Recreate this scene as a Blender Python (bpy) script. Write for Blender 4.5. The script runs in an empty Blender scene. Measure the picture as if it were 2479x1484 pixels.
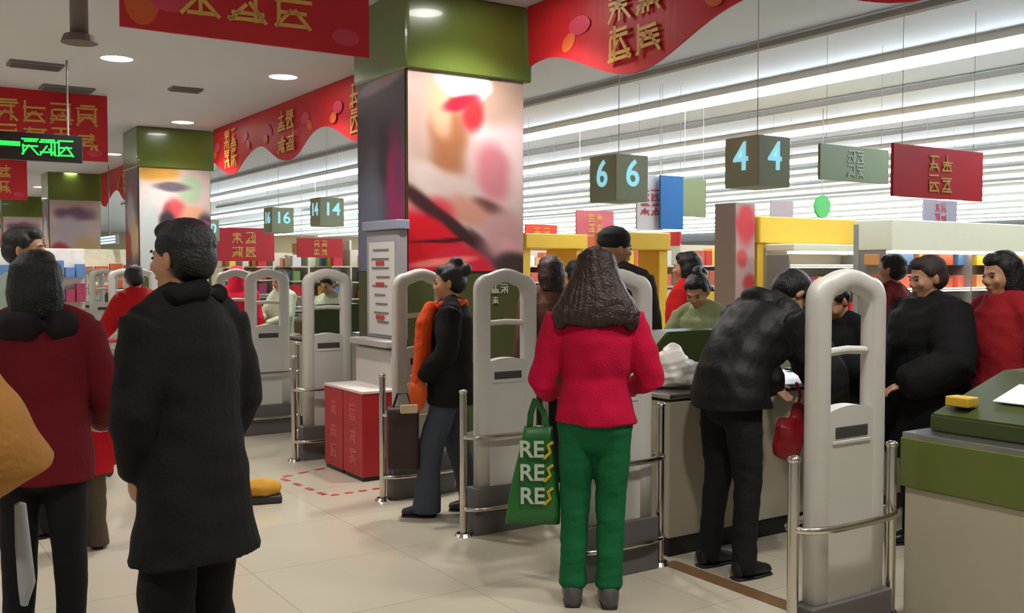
import bpy, bmesh, math, random
import numpy as np
from mathutils import Vector, Matrix, Euler

sc = bpy.context.scene
C = sc.collection
PI = math.pi

# ------------------------------------------------------------------ camera, world, exposure
CAMH = 1.52
PITCH = math.atan(92 / 2400)
FPX, CX, CY = 2400.0, 1239.5, 742.0
cam_d = bpy.data.cameras.new('camera')
cam_d.sensor_width = 36
cam_d.lens = FPX / 2479 * 36
cam_d.clip_start = 0.05
cam_d.clip_end = 300
cam = bpy.data.objects.new('camera', cam_d)
C.objects.link(cam)
cam.location = (0, 0, CAMH)
cam.rotation_euler = (PI / 2 - PITCH, 0, 0)
sc.camera = cam

world = bpy.data.worlds.new('world')
sc.world = world
world.use_nodes = True
wb = world.node_tree.nodes['Background']
wb.inputs[0].default_value = (0.97, 0.98, 1.0, 1)
wb.inputs[1].default_value = 0.3

sc.view_settings.view_transform = 'Standard'
sc.view_settings.look = 'None'
sc.view_settings.gamma = 1
sc.view_settings.use_curve_mapping = False
sc.view_settings.exposure = 0.0

TUBE_E = 27.0        # emission of the store's fluorescent tubes
DOWN_W = 37.0        # watts of each recessed downlight
DOWN_E = 30.0

# ------------------------------------------------------------------ frame helpers
ANG = math.radians(33.3)
VX, VY = math.cos(ANG), math.sin(ANG)


def G(a, b, z=0.0):
    """grid point: a along the lanes, b along the row of checkouts"""
    return Vector((a * VX - b * VY, a * VY + b * VX, z))


def PW(px, py, y):
    """world point seen at pixel (px,py) at distance y"""
    dx = (px - CX) / FPX
    k = (CY - py) / FPX
    dy = math.cos(PITCH) + k * math.sin(PITCH)
    dz = -math.sin(PITCH) + k * math.cos(PITCH)
    s = y / dy
    return Vector((dx * s, y, CAMH + dz * s))


def AB(px, y):
    p = PW(px, 650, y)
    return (p.x * VX + p.y * VY, -p.x * VY + p.y * VX)


# ------------------------------------------------------------------ materials
def lin(c):
    return tuple(((v / 255) / 12.92 if v / 255 <= 0.04045 else ((v / 255 + 0.055) / 1.055) ** 2.4) for v in c)


_mc = {}


def M(name, rgb, rough=0.5, metal=0.0, var=0.0, vscale=8.0, bump=0.0, bscale=40.0, emis=0.0, spec=0.5, coat=0.0):
    if name in _mc:
        return _mc[name]
    m = bpy.data.materials.new(name)
    m.use_nodes = True
    nt = m.node_tree
    b = nt.nodes['Principled BSDF']
    col = (*lin(rgb), 1)
    b.inputs['Base Color'].default_value = col
    b.inputs['Roughness'].default_value = rough
    b.inputs['Metallic'].default_value = metal
    b.inputs['Specular IOR Level'].default_value = spec
    b.inputs['Coat Weight'].default_value = coat
    tc = nt.nodes.new('ShaderNodeTexCoord')
    if var > 0:
        n = nt.nodes.new('ShaderNodeTexNoise')
        n.inputs['Scale'].default_value = vscale
        n.inputs['Detail'].default_value = 4
        nt.links.new(tc.outputs['Object'], n.inputs['Vector'])
        mx = nt.nodes.new('ShaderNodeMix')
        mx.data_type = 'RGBA'
        mx.inputs[6].default_value = (*[max(0, c * (1 - var)) for c in col[:3]], 1)
        mx.inputs[7].default_value = (*[min(1, c * (1 + var)) for c in col[:3]], 1)
        nt.links.new(n.outputs['Fac'], mx.inputs[0])
        nt.links.new(mx.outputs[2], b.inputs['Base Color'])
    if bump > 0:
        n2 = nt.nodes.new('ShaderNodeTexNoise')
        n2.inputs['Scale'].default_value = bscale
        n2.inputs['Detail'].default_value = 3
        nt.links.new(tc.outputs['Object'], n2.inputs['Vector'])
        bp = nt.nodes.new('ShaderNodeBump')
        bp.inputs['Strength'].default_value = bump
        bp.inputs['Distance'].default_value = 0.01
        nt.links.new(n2.outputs['Fac'], bp.inputs['Height'])
        nt.links.new(bp.outputs['Normal'], b.inputs['Normal'])
    if emis > 0:
        b.inputs['Emission Color'].default_value = col
        b.inputs['Emission Strength'].default_value = emis
    _mc[name] = m
    return m


def floor_material():
    m = bpy.data.materials.new('floor_tiles')
    m.use_nodes = True
    nt = m.node_tree
    b = nt.nodes['Principled BSDF']
    tc = nt.nodes.new('ShaderNodeTexCoord')
    mp = nt.nodes.new('ShaderNodeMapping')
    mp.inputs['Rotation'].default_value = (0, 0, -ANG)
    nt.links.new(tc.outputs['Object'], mp.inputs['Vector'])
    br = nt.nodes.new('ShaderNodeTexBrick')
    br.offset = 0
    br.squash = 1
    br.inputs['Scale'].default_value = 1.0
    br.inputs['Brick Width'].default_value = 0.8
    br.inputs['Row Height'].default_value = 0.8
    br.inputs['Mortar Size'].default_value = 0.0025
    br.inputs['Mortar Smooth'].default_value = 0.3
    br.inputs['Color1'].default_value = (*lin((205, 196, 176)), 1)
    br.inputs['Color2'].default_value = (*lin((199, 190, 170)), 1)
    br.inputs['Mortar'].default_value = (*lin((165, 157, 140)), 1)
    nt.links.new(mp.outputs[0], br.inputs['Vector'])
    n = nt.nodes.new('ShaderNodeTexNoise')
    n.inputs['Scale'].default_value = 0.9
    n.inputs['Detail'].default_value = 6
    nt.links.new(mp.outputs[0], n.inputs['Vector'])
    mx = nt.nodes.new('ShaderNodeMix')
    mx.data_type = 'RGBA'
    mx.blend_type = 'MULTIPLY'
    mx.inputs[0].default_value = 0.16
    nt.links.new(br.outputs['Color'], mx.inputs[6])
    nt.links.new(n.outputs['Fac'], mx.inputs[7])
    nt.links.new(mx.outputs[2], b.inputs['Base Color'])
    b.inputs['Roughness'].default_value = 0.11
    b.inputs['Specular IOR Level'].default_value = 0.4
    return m


def attr_material(name, rough=0.4, emis=0.0):
    m = bpy.data.materials.new(name)
    m.use_nodes = True
    nt = m.node_tree
    b = nt.nodes['Principled BSDF']
    at = nt.nodes.new('ShaderNodeAttribute')
    at.attribute_name = 'Col'
    nt.links.new(at.outputs['Color'], b.inputs['Base Color'])
    b.inputs['Roughness'].default_value = rough
    if emis:
        nt.links.new(at.outputs['Color'], b.inputs['Emission Color'])
        b.inputs['Emission Strength'].default_value = emis
    return m


WIRE = M('thin_wire', (190, 186, 180), 0.5)
WHITE = M('white_plastic', (214, 209, 198), 0.35, var=0.03)
FRAMEGREY = M('antenna_plastic', (192, 190, 182), 0.38, var=0.03)
PLINTH = M('plinth_grey', (92, 88, 86), 0.5, var=0.06)
SLOT = M('slot_dark', (62, 60, 60), 0.5)
CHROME = M('chrome', (205, 200, 190), 0.18, 1.0)
STEEL = M('brushed_steel', (170, 168, 165), 0.32, 1.0)
BEIGE = M('counter_beige', (170, 163, 142), 0.5, var=0.04)
BLACK = M('black_rubber', (22, 22, 23), 0.5)
GREEN = M('counter_green', (92, 104, 44), 0.32, var=0.08)
DGREEN = M('counter_dark_green', (58, 68, 30), 0.35, var=0.08)
CAPG = M('cap_green', (92, 110, 46), 0.22, var=0.06, coat=0.3)
COLG = M('column_green', (72, 78, 40), 0.4, var=0.06)
BANNER = M('banner_red', (196, 22, 36), 0.5, var=0.12, vscale=3)
GOLD = M('banner_gold', (222, 176, 84), 0.45, var=0.15, vscale=6)
PINKD = M('banner_pink', (205, 60, 90), 0.5, var=0.1)
ORANGED = M('banner_orange', (214, 96, 40), 0.5, var=0.1)
CEIL = M('ceiling_paint', (204, 206, 212), 0.8, var=0.02, vscale=1)
CEIL2 = M('store_ceiling_paint', (216, 222, 230), 0.75, var=0.03, vscale=0.6)
METALG = M('grey_metal', (140, 138, 136), 0.4, 0.3)
REDBOX = M('carton_red', (170, 26, 38), 0.45, var=0.18, vscale=7)
CARTONW = M('carton_white', (226, 214, 208), 0.5)
YEL = M('canopy_yellow', (238, 190, 60), 0.45, var=0.05)
CREAM = M('fridge_cream', (226, 218, 190), 0.45, var=0.03)
GLOW = M('lit_panel', (255, 244, 224), 0.4, emis=5)
CYAN = M('sign_cyan', (150, 222, 240), 0.4, emis=0.75)
SKIN = M('skin', (196, 146, 112), 0.5, var=0.06, vscale=20, bump=0.1, bscale=150)
EYEM = M('eye_dark', (24, 18, 16), 0.2)
HAIRM = M('hair_black', (20, 16, 15), 0.42, var=0.3, vscale=60, bump=0.6, bscale=120)
HAIRB = M('hair_brown', (44, 26, 20), 0.4, var=0.35, vscale=40, bump=0.7, bscale=90)


# ------------------------------------------------------------------ object helpers
def box(bm, cx, cy, cz, sx, sy, sz, rz=0.0, bev=0.0, rx=0.0):
    r = bmesh.ops.create_cube(bm, size=1.0)
    vs = r['verts']
    m = Matrix.Translation((cx, cy, cz)) @ Matrix.Rotation(rz, 4, 'Z') @ Matrix.Rotation(rx, 4, 'X') @ Matrix.Diagonal((sx, sy, sz, 1))
    bmesh.ops.transform(bm, matrix=m, verts=vs)
    if bev > 0:
        es = list({e for v in vs for e in v.link_edges})
        bmesh.ops.bevel(bm, geom=es, offset=bev, segments=3, affect='EDGES', profile=0.7)
    return vs


def cyl(bm, p0, p1, r0, r1=None, n=16):
    if r1 is None:
        r1 = r0
    p0, p1 = Vector(p0), Vector(p1)
    d = p1 - p0
    L = d.length
    q = d.to_track_quat('Z', 'Y').to_matrix().to_4x4()
    m = Matrix.Translation((p0 + p1) / 2) @ q
    bmesh.ops.create_cone(bm, cap_ends=True, segments=n, radius1=r0, radius2=r1, depth=L, matrix=m)


def rtube(bm, pts, rad, n=14, ref=None, cap=True):
    """closed tube along pts; rad items are floats or (side, front)"""
    pts = [Vector(p) for p in pts]
    rad = [(r, r) if not isinstance(r, (tuple, list)) else r for r in rad]
    P, R, T = [], [], []
    for i, p in enumerate(pts):
        t = (pts[min(i + 1, len(pts) - 1)] - pts[max(i - 1, 0)])
        T.append(t.normalized())
    if cap:
        for k in (0.0, 0.45, 0.8):
            s = math.sin(k * PI / 2)
            c = max(0.12, math.sin(k * PI / 2 + 0.12))
            off = (1 - k) * min(rad[0])
            P.append(pts[0] - T[0] * off * 0.75)
            R.append((rad[0][0] * c, rad[0][1] * c))
    st = len(P)
    for p, r in zip(pts, rad):
        P.append(p)
        R.append(r)
    TT = [T[0]] * st + T
    if cap:
        for k in (0.8, 0.45, 0.0):
            c = max(0.12, math.sin(k * PI / 2 + 0.12))
            off = (1 - k) * min(rad[-1])
            P.append(pts[-1] + T[-1] * off * 0.75)
            R.append((rad[-1][0] * c, rad[-1][1] * c))
            TT.append(T[-1])
    rings = []
    for p, r, t in zip(P, R, TT):
        rf = Vector(ref) if ref is not None else Vector((1, 0, 0))
        if abs(t.dot(rf)) > 0.92:
            rf = Vector((0, 1, 0))
        s = (rf - t * rf.dot(t)).normalized()
        u = t.cross(s)
        rings.append([bm.verts.new(p + s * (r[0] * math.cos(2 * PI * j / n)) + u * (r[1] * math.sin(2 * PI * j / n))) for j in range(n)])
    for a, b in zip(rings[:-1], rings[1:]):
        for j in range(n):
            bm.faces.new((a[j], a[(j + 1) % n], b[(j + 1) % n], b[j]))
    bm.faces.new(list(reversed(rings[0])))
    bm.faces.new(rings[-1])


def ell(bm, c, r, rot=None, seg=20):
    m = Matrix.Translation(c)
    if rot is not None:
        m = m @ Euler(rot).to_matrix().to_4x4()
    m = m @ Matrix.Diagonal((*r, 1))
    bmesh.ops.create_uvsphere(bm, u_segments=seg, v_segments=seg // 2 + 2, radius=1, matrix=m)


def obj(name, bm, mat, parent=None, smooth=False, loc=None, rotz=None):
    if isinstance(bm, bpy.types.Mesh):
        me = bm
    else:
        bmesh.ops.recalc_face_normals(bm, faces=bm.faces)
        me = bpy.data.meshes.new(name)
        bm.to_mesh(me)
        bm.free()
    if mat is not None and len(me.materials) == 0:
        me.materials.append(mat)
    if smooth:
        me.shade_smooth()
    o = bpy.data.objects.new(name, me)
    C.objects.link(o)
    if parent is not None:
        o.parent = parent
    if loc is not None:
        o.location = loc
    if rotz is not None:
        o.rotation_euler = (0, 0, rotz)
    return o


def nb():
    return bmesh.new()


def thing(name, label, cat, loc=(0, 0, 0), rotz=0.0, group=None):
    o = bpy.data.objects.new(name, None)
    o.empty_display_size = 0.1
    C.objects.link(o)
    o.location = loc
    o.rotation_euler = (0, 0, rotz)
    o['label'] = label
    o['category'] = cat
    if group:
        o['group'] = group
    return o


def tag(o, label, cat, group=None, kind=None):
    o['label'] = label
    o['category'] = cat
    if group:
        o['group'] = group
    if kind:
        o['kind'] = kind
    return o


def struct(name, bm, mat, **k):
    o = obj(name, bm, mat, **k)
    o['kind'] = 'structure'
    return o


def dup(root, loc, rotz=None, label=None, group=None):
    r = root.copy()
    C.objects.link(r)
    r.location = loc
    if rotz is not None:
        r.rotation_euler = (0, 0, rotz)
    if label:
        r['label'] = label
    if group:
        r['group'] = group
    for ch in list(root.children):
        c = ch.copy()
        C.objects.link(c)
        c.parent = r
        for g in ch.children:
            d = g.copy()
            C.objects.link(d)
            d.parent = c
    return r


# ------------------------------------------------------------------ the setting
CH = 3.59      # low ceiling
SH = 3.92      # store ceiling
EDGE = 4.47    # grid a of the low ceiling's edge

bm = nb()
box(bm, 0, 0, -0.05, 150, 150, 0.1)
struct('floor', bm, floor_material())

bm = nb()
box(bm, (EDGE - 12) / 2, 14, CH + 0.05, EDGE + 12, 60, 0.1)
struct('ceiling', bm, CEIL, rotz=ANG)
bm = nb()
box(bm, (EDGE + 62) / 2, 25, SH + 0.05, 62 - EDGE, 90, 0.1)
struct('ceiling_store', bm, CEIL2, rotz=ANG)
bm = nb()
box(bm, EDGE + 0.03, 25, (CH + SH) / 2, 0.06, 90, SH - CH + 0.02)
struct('trim_1', bm, CEIL, rotz=ANG)
bm = nb()
box(bm, 62, 25, 2, 0.2, 90, 4)
struct('wall_back', bm, M('wall_far', (190, 182, 160), 0.7, var=0.05), rotz=ANG)
bm = nb()
box(bm, 25, 70, 2, 75, 0.2, 4)
struct('wall_left', bm, M('wall_left_beige', (176, 156, 120), 0.7, var=0.08), rotz=ANG)
bm = nb()
box(bm, -4.0, 42, 1.8, 16.8, 0.2, 3.6)
struct('wall_lobby', bm, M('wall_lobby_tan', (168, 148, 116), 0.7, var=0.1), rotz=ANG)
# brown strip let into the floor beside the gates
bm = nb()
box(bm, 3.46, -0.2, 0.0015, 0.1, 8.0, 0.003)
struct('trim_2', bm, M('floor_strip_brown', (118, 88, 58), 0.4, var=0.1), rotz=ANG)
# hanging soffit of the lobby
bm = nb()
box(bm, -1.0, 12.5, 3.5, 2.9, 0.5, 0.17)
struct('trim_3', bm, M('soffit', (205, 200, 204), 0.8), rotz=ANG)


# ------------------------------------------------------------------ recessed downlights
def make_downlight():
    t = thing('ceiling_downlight', '', 'light')
    b_ = nb()
    n = 32
    vi = [b_.verts.new((0.15 * math.cos(2 * PI * i / n), 0.15 * math.sin(2 * PI * i / n), -0.012)) for i in range(n)]
    vo = [b_.verts.new((0.185 * math.cos(2 * PI * i / n), 0.185 * math.sin(2 * PI * i / n), 0.0)) for i in range(n)]
    vt = [b_.verts.new((0.15 * math.cos(2 * PI * i / n), 0.15 * math.sin(2 * PI * i / n), -0.001)) for i in range(n)]
    for i in range(n):
        j = (i + 1) % n
        b_.faces.new((vi[i], vi[j], vo[j], vo[i]))
        b_.faces.new((vt[i], vt[j], vi[j], vi[i]))
    obj('trim_ring', b_, WHITE, t, smooth=True)
    b_ = nb()
    bmesh.ops.create_circle(b_, cap_ends=True, segments=32, radius=0.15, matrix=Matrix.Translation((0, 0, -0.006)))
    obj('diffuser', b_, M('downlight_glow', (255, 252, 246), 0.4, emis=DOWN_E), t)
    ld = bpy.data.lights.new('downlight_beam', 'SPOT')
    ld.energy = DOWN_W * 6
    ld.spot_size = math.radians(125)
    ld.spot_blend = 0.7
    ld.shadow_soft_size = 0.12
    ld.color = (1.0, 0.97, 0.93)
    lo = bpy.data.objects.new('downlight_beam', ld)
    C.objects.link(lo)
    lo.parent = t
    lo.location = (0, 0, -0.03)
    return t


dl = None
vis = {(3.85, 0): 'bright round downlight in the grey ceiling, nearest the big poster column',
       (2.15, 0): 'bright round downlight in the grey ceiling, leftmost of the two nearest ones',
       (3.85, 1): 'round ceiling downlight right above the second green topped column',
       (3.85, 2): 'round ceiling downlight just left of the second green topped column',
       (3.85, 3): 'small far downlight beside the green running exit sign'}
for a in (3.85, 2.15, -1.2, -4.6):
    for k in range(-3, 7):
        b = 10.35 + 4.33 * k - (.35 if k == 1 else 0)
        if a == 3.85 and k in (-3,):
            continue
        lab = vis.get((a, k), 'round downlight of the lobby ceiling')
        if dl is None:
            dl = make_downlight()
            dl.location = G(a, b, CH)
            dl['label'] = lab
            dl['group'] = 'recessed ceiling downlights'
        else:
            dup(dl, G(a, b, CH), None, lab, 'recessed ceiling downlights')

# ------------------------------------------------------------------ store tube lights
TUBEM = M('fluorescent_tube', (228, 242, 255), 0.4, emis=TUBE_E)
place = ['nearest and brightest, running to the upper right corner',
         'second row from the front, just below the brightest one',
         'third row back, passing behind the lane sign numbered 4',
         'fourth row back from the poster column',
         'fifth row back from the poster column',
         'sixth row back', 'seventh row back', 'eighth row back', 'ninth row back', 'tenth row back',
         'eleventh row back, close to the far wall']
for k in range(11):
    a = 9.8 + 3.46 * k
    b0, b1 = 0.35 * a - 1.5, min(3.3 * a + 2, 66)
    t = thing('fluorescent_light_row', 'row of white fluorescent lights, ' + place[k], 'ceiling light', G(a, 0, 0), ANG, 'rows of fluorescent lights over the sales floor')
    b_ = nb()
    box(b_, 0, (b0 + b1) / 2, SH - 0.045, 0.34, b1 - b0, 0.09, bev=0.01)
    obj('housing', b_, WHITE, t)
    b_ = nb()
    for s in (-0.08, 0.08):
        box(b_, s, (b0 + b1) / 2, SH - 0.12, 0.1, b1 - b0 - 0.1, 0.06, bev=0.015)
    obj('tube', b_, TUBEM, t)
# thin beams / cable trays between the rows
for k in range(6):
    a = 8.0 + 3.46 * k
    b_ = nb()
    box(b_, 0, 16, SH - 0.06, 0.1, 44, 0.06)
    o = obj('cable_tray', b_, M('tray', (150, 146, 140), 0.6), loc=G(a, 0, 0), rotz=ANG)
    tag(o, 'thin grey cable tray, ' + ('in front of the nearest row of lights', 'between the first and second rows of lights', 'between the second and third rows of lights', 'between the third and fourth rows of lights', 'between the fourth and fifth rows', 'between the fifth and sixth rows')[k], 'cable tray', 'ceiling cable trays')


# ------------------------------------------------------------------ painted prints (vertex colours on a real panel)
def poster(name, parent, w, h, blobs, bg, nx=70, ny=110, mat=None, M4=None, rough=0.35):
    me = bpy.data.meshes.new(name)
    xs = np.linspace(0, 1, nx)
    ys = np.linspace(0, 1, ny)
    X, Y = np.meshgrid(xs, ys)
    col = np.ones((ny, nx, 3)) * np.array(bg, dtype=float)
    for (cx, cy, rx, ry, ro, c, soft) in blobs:
        dx = (X - cx) * w
        dy = (Y - cy) * h
        cr, sr = math.cos(ro), math.sin(ro)
        ex = (dx * cr + dy * sr) / rx
        ey = (-dx * sr + dy * cr) / ry
        wob = 0.07 * np.sin(17 * dx + 3 * cy * 7) + 0.06 * np.sin(23 * dy + 11 * cx + 5 * dx)
        d = np.sqrt(ex ** 2 + ey ** 2) + wob
        k = np.clip((1 + soft / 2 - d) / max(soft, 1e-3), 0, 1)
        k = (k * k * (3 - 2 * k))[..., None]
        col = col * (1 - k) + np.array(c, dtype=float) * k
    verts = [((x - 0.5) * w, 0, (y - 0.5) * h) for y in ys for x in xs]
    faces = [(j * nx + i, j * nx + i + 1, (j + 1) * nx + i + 1, (j + 1) * nx + i) for j in range(ny - 1) for i in range(nx - 1)]
    me.from_pydata(verts, [], faces)
    ca = me.color_attributes.new('Col', 'FLOAT_COLOR', 'POINT')
    c = col.reshape(-1, 3) / 255.0
    c = np.where(c <= 0.04045, c / 12.92, ((c + 0.055) / 1.055) ** 2.4)
    buf = np.ones((nx * ny, 4))
    buf[:, :3] = c
    ca.data.foreach_set('color', buf.ravel())
    me.materials.append(mat or attr_material(name + '_print', rough))
    o = bpy.data.objects.new(name, me)
    C.objects.link(o)
    o.parent = parent
    if M4 is not None:
        o.matrix_local = M4
    return o


def glyph(bm, cx, cz, s, rnd, y=-0.012, th=0.006, jitter=True):
    """a dense brush-like character built of bars in the x-z plane"""
    w = s * 0.09

    def bar(x0, z0, x1, z1):
        dx, dz = x1 - x0, z1 - z0
        L = math.hypot(dx, dz)
        vs = bmesh.ops.create_cube(bm, size=1.0)['verts']
        m = Matrix.Translation((cx + (x0 + x1) / 2 * s, y, cz + (z0 + z1) / 2 * s)) @ Matrix.Rotation(-math.atan2(dz, dx), 4, 'Y') @ Matrix.Diagonal((L * s + w * 0.6, th, w, 1))
        bmesh.ops.transform(bm, matrix=m, verts=vs)
    hs = sorted(rnd.sample([-0.42, -0.28, -0.12, 0.02, 0.16, 0.3, 0.42], rnd.choice((3, 4))))
    for h in hs:
        l = rnd.uniform(0.28, 0.46)
        o = rnd.uniform(-0.05, 0.05)
        bar(-l + o, h, l + o, h + 0.02)
    for v in rnd.sample([-0.36, -0.18, 0.0, 0.18, 0.36], rnd.choice((1, 2))):
        bar(v, -0.44, v, rnd.uniform(0.1, 0.45))
    bar(-0.05, rnd.uniform(-0.1, 0.1), -0.42, -0.45)
    bar(0.05, rnd.uniform(-0.1, 0.1), 0.42, -0.45)


def text_mesh(txt, size, ext=0.004, bold=0.0):
    cu = bpy.data.curves.new('lettering', 'FONT')
    cu.body = txt
    cu.size = size
    cu.extrude = ext
    cu.offset = bold
    cu.align_x = 'CENTER'
    cu.align_y = 'CENTER'
    o = bpy.data.objects.new('lettering', cu)
    C.objects.link(o)
    dg = bpy.context.evaluated_depsgraph_get()
    me = bpy.data.meshes.new_from_object(o.evaluated_get(dg))
    bpy.data.objects.remove(o)
    bpy.data.curves.remove(cu)
    me.materials.clear()
    return me


def rotXup():
    return Matrix.Rotation(PI / 2, 4, 'X')


# ------------------------------------------------------------------ columns
def face_v(u_, v_):  # pixel to poster coords for the right face of the near column
    return (u_ - 985) / 283.0, (650 - v_) / 485.0


fR = [
    (*face_v(1040, 180), .30, .16, 0, (222, 196, 188), .8),
    (*face_v(1030, 300), .18, .55, 0, (186, 158, 146), .9),
    (*face_v(1215, 330), .26, .5, 0, (224, 196, 196), .9),
    (*face_v(1080, 320), .15, .36, 0, (158, 104, 72), .8),
    (*face_v(1060, 250), .10, .2, 0.2, (200, 160, 130), .9),
    (*face_v(1190, 400), .17, .22, .3, (196, 122, 130), 1.0),
    (*face_v(1200, 215), .3, .2, 0, (176, 146, 130), .9),
    (*face_v(1110, 190), .20, .11, -.35, (246, 242, 238), .45),
    (*face_v(1150, 180), .13, .09, -.2, (248, 244, 240), .5),
    (*face_v(1112, 232), .17, .05, .35, (208, 30, 52), .9),
    (*face_v(1140, 258), .09, .13, -.3, (190, 50, 56), 1.0),
    (*face_v(1030, 425), .2, .1, -.5, (206, 188, 182), .8),
    (*face_v(1100, 450), .22, .12, -.5, (200, 178, 170), .9),
    (*face_v(1180, 490), .16, .06, -.3, (110, 72, 66), .9),
    (*face_v(1130, 500), .2, .1, -.4, (196, 140, 124), .9),
    (*face_v(1025, 600), .36, .36, 0, (206, 24, 40), .5),
    (*face_v(1120, 625), .28, .14, 0, (206, 40, 60), .6),
    (*face_v(1015, 480), .2, .06, -.6, (64, 34, 34), .8),
    (*face_v(1100, 545), .34, .045, -.65, (60, 34, 36), .8),
    (*face_v(1190, 610), .26, .05, -.7, (56, 36, 40), .8),
    (*face_v(1070, 575), .3, .015, .05, (70, 20, 26), .8),
    (*face_v(1060, 628), .3, .03, .1, (240, 130, 120), .9),
    (*face_v(1215, 560), .2, .2, .2, (196, 150, 152), .9),
    (*face_v(1230, 590), .1, .06, -.4, (214, 160, 160), .9),
    (*face_v(1250, 640), .2, .12, 0, (66, 52, 52), .8),
]
fL = [
    (.5, .85, .6, .3, 0, (74, 62, 72), .8), (.3, .55, .3, .3, 0, (88, 78, 98), .9), (.7, .6, .2, .3, 0, (60, 48, 60), .9),
    (.8, .3, .16, .6, 0, (150, 34, 88), .7), (.25, .2, .3, .5, 0, (112, 116, 140), .9), (.5, .97, .5, .05, .1, (140, 120, 130), .9),
    (.9, .5, .1, .2, 0, (120, 40, 90), .9),
]
f2 = [(.3, .75, .3, .25, 0, (200, 190, 186), .8), (.7, .8, .2, .2, 0, (150, 170, 140), .9), (.25, .95, .3, .12, 0, (190, 140, 60), .8),
      (.5, .6, .16, .16, 0, (196, 80, 84), .8), (.75, .55, .2, .12, 0, (206, 150, 120), .9), (.45, .82, .25, .07, 0, (96, 84, 92), .8),
      (.15, .3, .16, .6, 0, (182, 186, 186), .6), (.4, .3, .15, .45, 0, (52, 46, 48), .5), (.68, .32, .2, .3, 0, (140, 154, 154), .5),
      (.95, .3, .16, .4, 0, (60, 62, 64), .6), (.8, .45, .2, .05, .1, (190, 60, 110), .8)]
f3 = [(.5, .8, .4, .15, 0, (110, 80, 100), .8), (.4, .55, .3, .3, 0, (180, 168, 176), .9), (.7, .3, .3, .3, 0, (190, 160, 120), .9), (.2, .25, .2, .2, 0, (170, 60, 60), .8)]


def column(b0, s, labels, pr, pl, lettering=False, sb=.86):
    a0 = 3.41
    cap_z = 3.0
    t = thing('column', labels, 'column', G(a0 + s / 2, b0 + sb / 2, 0), ANG, 'green topped columns along the checkouts')
    b_ = nb()
    box(b_, 0, 0, cap_z / 2, s, sb, cap_z, bev=0.01)
    obj('shaft', b_, COLG, t)
    b_ = nb()
    box(b_, 0.02, 0, (cap_z + CH) / 2, s + 0.08, sb + 0.07, CH - cap_z - 0.002, bev=0.03)
    obj('cap', b_, CAPG, t)
    zb = 1.5
    h = cap_z - zb
    # right hand face (normal -b): local plane x, at y=-s/2
    poster('poster', t, s - .02, h, pr, (196, 172, 166), M4=Matrix.Translation((0, -sb / 2 - 0.006, zb + h / 2)))
    # left hand face (normal -a): plane along y at x=-s/2
    poster('poster', t, sb - .02, h, pl, (84, 76, 88), M4=Matrix.Translation((-s / 2 - 0.006, 0, zb + h / 2)) @ Matrix.Rotation(-PI / 2, 4, 'Z'))
    if lettering:
        b_ = nb()
        rnd = random.Random(4)
        for i in range(3):
            glyph(b_, 0.17 + 0.085 * i, 1.36, 0.075, rnd, y=-sb / 2 - 0.004, th=0.004)
        for i in range(2):
            glyph(b_, 0.17 + 0.085 * i, 1.27, 0.06, rnd, y=-sb / 2 - 0.004, th=0.004)
        obj('lettering', b_, M('lettering_white', (200, 200, 190), 0.5), t)
    return t


column(6.62, 1.05, 'large square column wrapped in a fashion poster under a bright green cap', fR, fL, True)
column(15.1, 1.05, 'green capped column with a pale poster, behind the man in the black coat', f2, f3)
column(23.3, 1.05, 'far square column with a green cap, third from the big poster column', f3, f3)
column(31.6, 1.05, 'smallest and farthest green capped column at the left', f3, f2)


# ------------------------------------------------------------------ red banners
def scallop_banner(b0, b1, label, seed, a=EDGE - 0.02):
    L = b1 - b0
    t = thing('hanging_banner', label, 'banner', G(a, 0, 0), ANG, 'red scalloped banners along the ceiling edge')
    n = int(L * 14)
    b_ = nb()
    top, bot, tb, bb = [], [], [], []
    for i in range(n + 1):
        y = b0 + L * i / n
        c = math.cos(2 * PI * (y - 5.24) / 2.2)
        z = 3.0 - 0.14 * c
        wv = 0.012 * math.sin(y * 5)
        for lst, zz, off in ((top, CH - 0.004, 0), (bot, z, wv), (tb, CH - 0.004, 0.012), (bb, z, wv + 0.012)):
            lst.append(b_.verts.new((off, y, zz)))
    for i in range(n):
        b_.faces.new((top[i], top[i + 1], bot[i + 1], bot[i]))
        b_.faces.new((tb[i], tb[i + 1], bb[i + 1], bb[i]))
        b_.faces.new((bot[i], bot[i + 1], bb[i + 1], bb[i]))
        b_.faces.new((top[i], top[i + 1], tb[i + 1], tb[i]))
    for i in (0, n):
        b_.faces.new((top[i], bot[i], bb[i], tb[i]))
    obj('cloth', b_, BANNER, t)
    rnd = random.Random(seed)
    rot = Matrix.Rotation(-PI / 2, 4, 'Z')

    def put(nm, q, mt):
        bmesh.ops.transform(q, matrix=rot, verts=q.verts)
        obj(nm, q, mt, t)
    k = math.ceil((b0 - 5.24) / 2.2)
    while 5.24 + 2.2 * k < b1:
        yc = 5.24 + 2.2 * k
        if yc - 0.4 > b0 and yc + 0.4 < b1:
            g = nb()
            for r in range(2):
                for q in range(2):
                    glyph(g, -(yc + (q - 0.5) * 0.3), 3.36 - 0.27 * r, 0.27, rnd, y=-0.02)
            put('characters', g, GOLD)
            for q in (-1, 1):
                d = nb()
                ell(d, (-(yc + q * 0.62), -0.012, 3.3), (0.13, 0.004, 0.07), (0, rnd.uniform(-.5, .5), 0), 12)
                put('flower_print', d, PINKD)
                d = nb()
                ell(d, (-(yc + q * 0.75), -0.012, 3.2), (0.09, 0.004, 0.06), (0, rnd.uniform(-.5, .5), 0), 12)
                put('cloud_print', d, ORANGED)
        k += 1


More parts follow.
